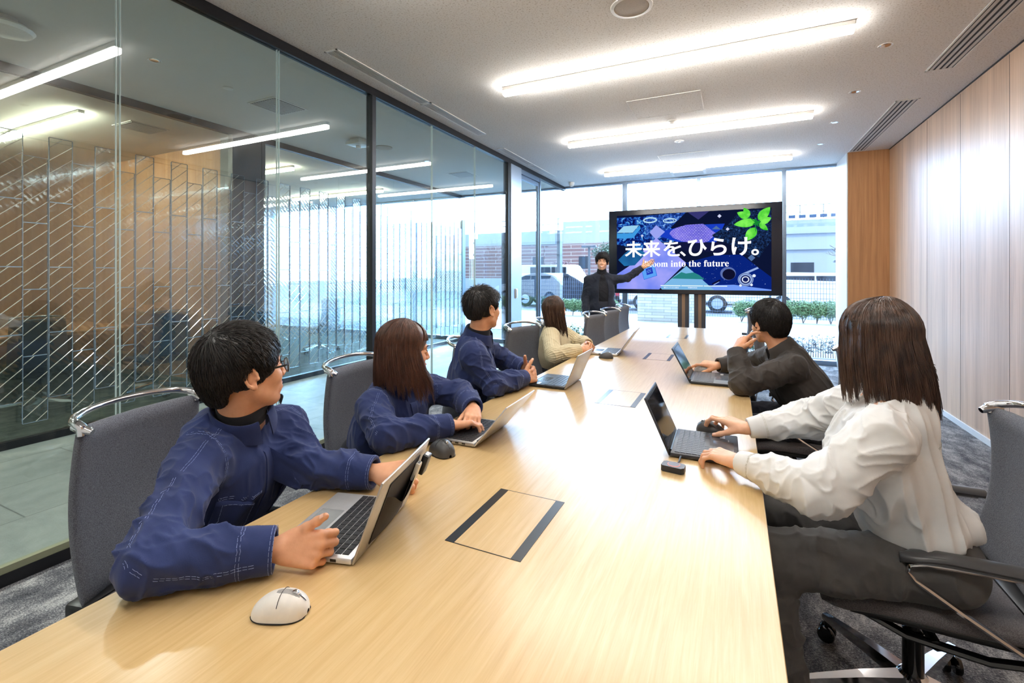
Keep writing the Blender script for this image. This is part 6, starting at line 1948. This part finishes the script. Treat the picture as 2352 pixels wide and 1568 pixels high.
long_hair(b, d['T'], d['A'], d['c'], 1.02, M['hair_brown'], 3, 4600, 0.285, flare=0.036, tuck=0.0, face_gap=1.9, tips=0.05, fringe=True, drift=(0.02, 0.03, 0))

# ============================ 3. man in blue jacket, short hair
sp = dict(head=(-1.285, 2.325, 1.165), fwd=(0.30, 0.95, 0.03), neck=(-1.315, 2.325, 1.012), shR=(-1.255, 2.165, 0.935), shL=(-1.385, 2.485, 0.94),
          pelvis=(-1.46, 2.40, 0.55), elR=(-1.15, 2.19, 0.778), wrR=(-1.075, 2.435, 0.775), elL=(-1.32, 2.72, 0.80), wrL=(-1.135, 2.585, 0.795),
          handR=dict(F=(0.30, 0.95, 0.02), N=(0.78, -0.38, 0.45), curl=clasp, thumb=(48, -30, 10)),
          handL=dict(F=(0.80, -0.50, -0.05), N=(0.45, 0.80, 0.30), curl=clasp, thumb=(62, 10, 4)),
          hipR=(-1.43, 2.30, 0.54), hipL=(-1.45, 2.50, 0.54), knR=(-1.03, 2.28, 0.50), knL=(-1.03, 2.6, 0.50), anR=(-1.0, 2.28, 0.09), anL=(-1.0, 2.62, 0.09),
          top=dict(name='work_jacket', mat='blue_work', amp=0.012, tor=1.1, sleeve=(0.070, 0.064, 0.058, 0.046), aw=1.04, depth=1.05, drag=(0.3, 0.4, 0.8), cuff=0.0),
          legs=dict(mat='dark_trousers'), seed=23.0)
b, d = person('man in a blue work jacket with short cropped hair, hands clasped on the table', sp)
jacket_details(d, sp, False, -0.14)
collar(d['top'], d['nb'] + d['upv'] * 0.002, col_fr(d), 0.070, 0.068, 0.042, 0.048, 0.24, M['blue_work'])
neckband(b, d['bv'], d['bq'], d['nb'], d['T'](0, -0.018, -0.05), 0.0, 0.50, M['black_knit'])
short_hair(b, d['T'], d['A'], d['c'], 1.0, M['hair_black'], 8, 2800, 0.009, fringe=0.2, sides=0.55, spiky=0.0034, nape=0.78, length=0.042, cut=0.028)

# ============================ 4. woman in beige sweater
sp = dict(female=True, head=(-1.385, 3.77, 1.05), fwd=(0.52, 0.85, -0.03), hs=0.98, neck=(-1.40, 3.785, 0.915), shR=(-1.365, 3.625, 0.862), shL=(-1.39, 3.94, 0.862),
          pelvis=(-1.46, 3.86, 0.54), elR=(-1.265, 3.42, 0.735), wrR=(-1.09, 3.555, 0.775), elL=(-1.26, 4.02, 0.76), wrL=(-1.10, 3.80, 0.785),
          handR=dict(F=(0.55, 0.82, 0.0), N=(0.62, -0.42, 0.66), curl=clasp, thumb=(30, 6, 10)),
          handL=dict(F=(0.62, -0.76, 0.0), N=(0.50, 0.40, 0.72), curl=clasp, thumb=(30, 6, 10)), hsc=0.93,
          hipR=(-1.43, 3.78, 0.53), hipL=(-1.44, 3.95, 0.53), knR=(-1.02, 3.75, 0.50), knL=(-1.02, 4.0, 0.50), anR=(-1.0, 3.75, 0.09), anL=(-1.0, 4.0, 0.09),
          top=dict(name='sweater', mat='beige_knit', amp=0.006, tor=0.6, knit=True, sleeve=(0.070, 0.066, 0.060, 0.044), aw=1.0, depth=1.08, cuff=0.0, vox=0.004),
          legs=dict(mat='dark_trousers'), seed=31.0)
b, d = person('woman in a beige ribbed sweater with long dark hair, fourth on the left side', sp)
collar(d['top'], d['nb'] - d['upv'] * 0.015, col_fr(d), 0.058, 0.054, 0.012, 0.014, 0.0, M['beige_knit'], flare=0.004, tip=0)
long_hair(b, d['T'], d['A'], d['c'], 0.98, M['hair_dark_brown'], 7, 2600, 0.33, flare=0.004, tuck=0.018, face_gap=2.05, tips=0.04, drift=(0.04, 0.02, 0))

# ============================ 5. standing presenter
sp = dict(seated=False, smile=True, head=(-1.655, 6.40, 1.540), fwd=(0.22, -0.97, -0.06), roll=0.06, neck=(-1.665, 6.42, 1.385), shR=(-1.835, 6.36, 1.295), shL=(-1.525, 6.53, 1.305),
          pelvis=(-1.66, 6.45, 0.92), elR=(-1.885, 6.37, 1.03), wrR=(-1.845, 6.25, 0.80), elL=(-1.330, 6.50, 1.315), wrL=(-1.125, 6.52, 1.462),
          handR=dict(F=(0.02, -0.08, -1), N=(-0.75, -0.65, 0.05), curl=relaxed, thumb=(20, 20, 8)),
          handL=dict(F=(0.80, 0.34, 0.50), N=(-0.05, 0.78, -0.62), curl=((2, 6, 4), (4, 8, 4), (6, 8, 4), (8, 10, 6)), thumb=(52, -4, 0)),
          hipR=(-1.75, 6.42, 0.88), hipL=(-1.58, 6.49, 0.88), knR=(-1.77, 6.40, 0.49), knL=(-1.55, 6.49, 0.49), anR=(-1.77, 6.45, 0.09), anL=(-1.54, 6.53, 0.09), toe=(0.25, -0.97, 0),
          top=dict(name='blazer', mat='navy_suit', amp=0.006, tor=0.5, sleeve=(0.062, 0.054, 0.050, 0.042), aw=1.02, depth=1.02, hem=(0.0, 1.06, 0.13), vcut=0.066, table=False, k=0.03, cuff=0.004),
          legs=dict(mat='dark_trousers', r=(0.085, 0.062, 0.06, 0.058)), seed=41.0, skin='skin_fair')
b, d = person('smiling man in a dark suit standing beside the screen, one arm raised to the slide', sp)
s_ = SDF(); m_ = d['mid']
s_.ell(m_ - d['upv'] * 0.13, [0.155, 0.108, 0.165], d['Bx'], 0.03); s_.ell(m_ * 0.42 + d['pel'] * 0.58, [0.145, 0.112, 0.22], d['Bx'], 0.06)
s_.cap(d['nb'] - d['upv'] * 0.06, d['nb'] - d['upv'] * 0.02, 0.070, 0.062, 0.03)
tv, tq = s_.mesh(0.006); tv = cloth_folds(tv, vnormals(tv, tq), [], (m_ - d['upv'] * 0.2, d['rt'] * 0.6 + d['upv'], 1.0), 0.006, 3.0)
np_obj('turtleneck', tv, tq, M['black_knit'], b)
neckband(b, d['bv'], d['bq'], d['nb'] - d['upv'] * 0.02, d['T'](0, -0.018, -0.05), 0.0, 0.62, M['black_knit'], 0.006, 'turtleneck_collar')
P = lambda r, f, u: m_ + d['rt'] * r + d['fw'] * f + d['upv'] * u
for s in (-1, 1):
    patch(d['top'], d['tree'], [P(s * 0.055, 0.10, 0.055), P(s * 0.105, 0.12, -0.02), P(s * 0.088, 0.16, -0.20), P(s * 0.064, 0.16, -0.27)], 'lapel', M['navy_suit'], 0.006, 8, 16)
bt = MB()
for u in (-0.30, -0.38): bt.lathe([(0.008, 0.0), (0.008, 0.004), (0.002, 0.005)], 12, tuple(P(0.078, 0.135, u)), 'Y')
put('buttons', bt, M['black_plastic'], d['top'])
wd = nrm(V3(*sp['wrL']) - V3(*sp['elL']))
w0 = V3(*sp['wrL']); side = nrm(np.cross(wd, V3(0, 0, 1))); u2 = np.cross(side, wd)
put('wristband', MB().tube([w0 + wd * 0.006 + side * 0.027 * math.cos(a) + u2 * 0.030 * math.sin(a) for a in np.linspace(0, 2 * PI, 21)[:-1]], 0.004, 6, closed=True), simple('gold_band', rgb(214, 160, 90), 0.3, 0.5), b)
short_hair(b, d['T'], d['A'], d['c'], 1.0, M['hair_black'], 14, 2600, 0.022, fringe=0.3, face_up=0.016, sides=0.75, spiky=0.0018, nape=0.95, length=0.055)

# ============================ 6. man in black jacket, right side
sp = dict(head=(0.185, 3.135, 1.072), fwd=(-0.62, 0.78, -0.10), roll=0.05, neck=(0.245, 3.115, 0.930), shR=(0.215, 3.285, 0.865), shL=(0.285, 2.945, 0.868),
          pelvis=(0.46, 3.08, 0.545), elL=(0.045, 2.775, 0.780), wrL=(0.010, 2.905, 0.935), elR=(0.10, 3.44, 0.785), wrR=(-0.095, 3.335, 0.768),
          handL=dict(F=(0.40, 0.42, 0.72), N=(-0.70, -0.40, 0.50), curl=((18, 22, 14), (66, 80, 40), (72, 84, 42), (76, 84, 42)), thumb=(58, -6, 4)),
          handR=dict(F=(-0.93, -0.10, 0.10), N=(0.05, -0.25, 0.96), curl=((4, 30, 20), (34, 40, 20), (46, 46, 24), (50, 50, 26)), thumb=(30, 24, 10)),
          hipR=(0.43, 3.18, 0.54), hipL=(0.44, 2.99, 0.54), knR=(0.0, 3.22, 0.51), knL=(0.02, 2.92, 0.51), anR=(0.0, 3.22, 0.09), anL=(0.02, 2.90, 0.09),
          top=dict(name='jacket', mat='charcoal_jacket', amp=0.010, tor=1.2, sleeve=(0.072, 0.066, 0.058, 0.048), aw=1.06, depth=1.14, drag=(0.8, 0.1, -0.5), hem=(0.02, 1.04, 0.13), cuff=0.0),
          legs=dict(mat='dark_trousers'), seed=53.0)
b, d = person('man in a black jacket resting his chin on his hand, right side of the table', sp)
collar(d['top'], d['nb'] + d['upv'] * 0.002, col_fr(d), 0.070, 0.066, 0.040, 0.062, 0.45, M['charcoal_jacket'], tip=0.03, flare=0.018)
short_hair(b, d['T'], d['A'], d['c'], 1.0, M['hair_black'], 19, 3600, 0.021, fringe=0.5, sides=0.92, spiky=0.0006, nape=1.12, length=0.07)

# ============================ 7. woman in the white shirt, nearest right
sp = dict(female=True, head=(0.385, 1.735, 1.158), fwd=(-0.36, 0.93, -0.05), neck=(0.418, 1.70, 1.015), shR=(0.370, 1.865, 0.950), shL=(0.352, 1.530, 0.945),
          pelvis=(0.50, 1.75, 0.56), elL=(0.205, 1.475, 0.785), wrL=(0.015, 1.640, 0.770), elR=(0.25, 2.03, 0.825), wrR=(0.045, 1.985, 0.778),
          handL=dict(F=(-0.84, 0.52, 0.02), N=(0.05, -0.14, 0.98), curl=((22, 40, 22), (22, 42, 22), (24, 42, 22), (26, 44, 22)), thumb=(24, 30, 10), spread=(8, 2, -5, -12)),
          handR=dict(F=(-0.86, 0.36, 0.16), N=(0.14, -0.10, 0.97), curl=((6, 44, 26), (10, 46, 28), (26, 46, 26), (32, 46, 26)), thumb=(30, 34, 4), spread=(6, 1, -4, -10)), hsc=0.95,
          hipR=(0.52, 1.86, 0.545), hipL=(0.52, 1.685, 0.545), knR=(0.07, 1.90, 0.53), knL=(0.085, 1.565, 0.53), anR=(0.12, 1.90, 0.10), anL=(0.125, 1.555, 0.10),
          top=dict(name='shirt', mat='white_shirt', amp=0.012, tor=1.5, sleeve=(0.068, 0.070, 0.052, 0.036), aw=0.97, depth=1.0, waist=1.0, hem=(0.085, 0.88, 0.08), drag=(0.4, 0.2, -0.8), cuff=0.004, vox=0.0038),
          legs=dict(mat='grey_trousers', r=(0.088, 0.086, 0.074, 0.078), amp=0.011), seed=67.0, skin='skin_fair', vox=0.0028)
b, d = person('woman in a white shirt with a brown bob, typing on the nearest right laptop', sp)
collar(d['top'], d['nb'] + d['upv'] * 0.002, col_fr(d), 0.066, 0.062, 0.036, 0.048, 0.40, M['white_shirt'], tip=0.02, flare=0.016)
simple('shirt_seam', rgb(205, 200, 190), 0.8)
ll = []
m_ = d['mid']; P = lambda r, f, u: m_ + d['rt'] * r + d['fw'] * f + d['upv'] * u
for s in (-1, 1):
    sh = d['R'] if s > 0 else d['L']
    ll.append([sh + d['rt'] * s * 0.035 + d['fw'] * 0.085 * math.cos(a) + d['upv'] * (0.085 * math.sin(a) - 0.03) for a in np.linspace(-1.2, 4.3, 18)])
    ll.append([P(s * 0.02, -0.2, -0.06), P(s * 0.19, -0.15, -0.085)])
ll.append([P(0, -0.22, -0.06), P(0.01, -0.22, -0.36)])
for w, e in ((V3(*sp['wrL']), V3(*sp['elL'])), (V3(*sp['wrR']), V3(*sp['elR']))):
    fa = nrm(w - e); side = nrm(np.cross(fa, V3(0, 0, 1))); u2 = np.cross(side, fa)
    ll.append([w - fa * 0.06 + side * 0.05 * math.cos(a) + u2 * 0.05 * math.sin(a) for a in np.linspace(-PI, PI, 15)])
seam(d['top'], d['gv'], d['gq'], ll, 'seam', 0.0007, 'shirt_seam', double=0.004)
upv = d['upv']; pe = d['pel']; bx_r, bx_f = d['rt'], d['fw']
put('belt', MB().tube([pe + upv * 0.085 + bx_r * 0.142 * math.cos(a) + bx_f * 0.103 * math.sin(a) for a in np.linspace(0, 2 * PI, 41)[:-1]], 0.016, 8, closed=True, flat=(0.35, 1.0)), M['belt'], b)
long_hair(b, d['T'], d['A'], d['c'], 1.0, M['hair_dark_brown'], 12, 6500, 0.275, flare=0.026, tuck=0.014, face_gap=2.0, tips=0.06, drift=(0.02, 0.0, 0), fringe=True)
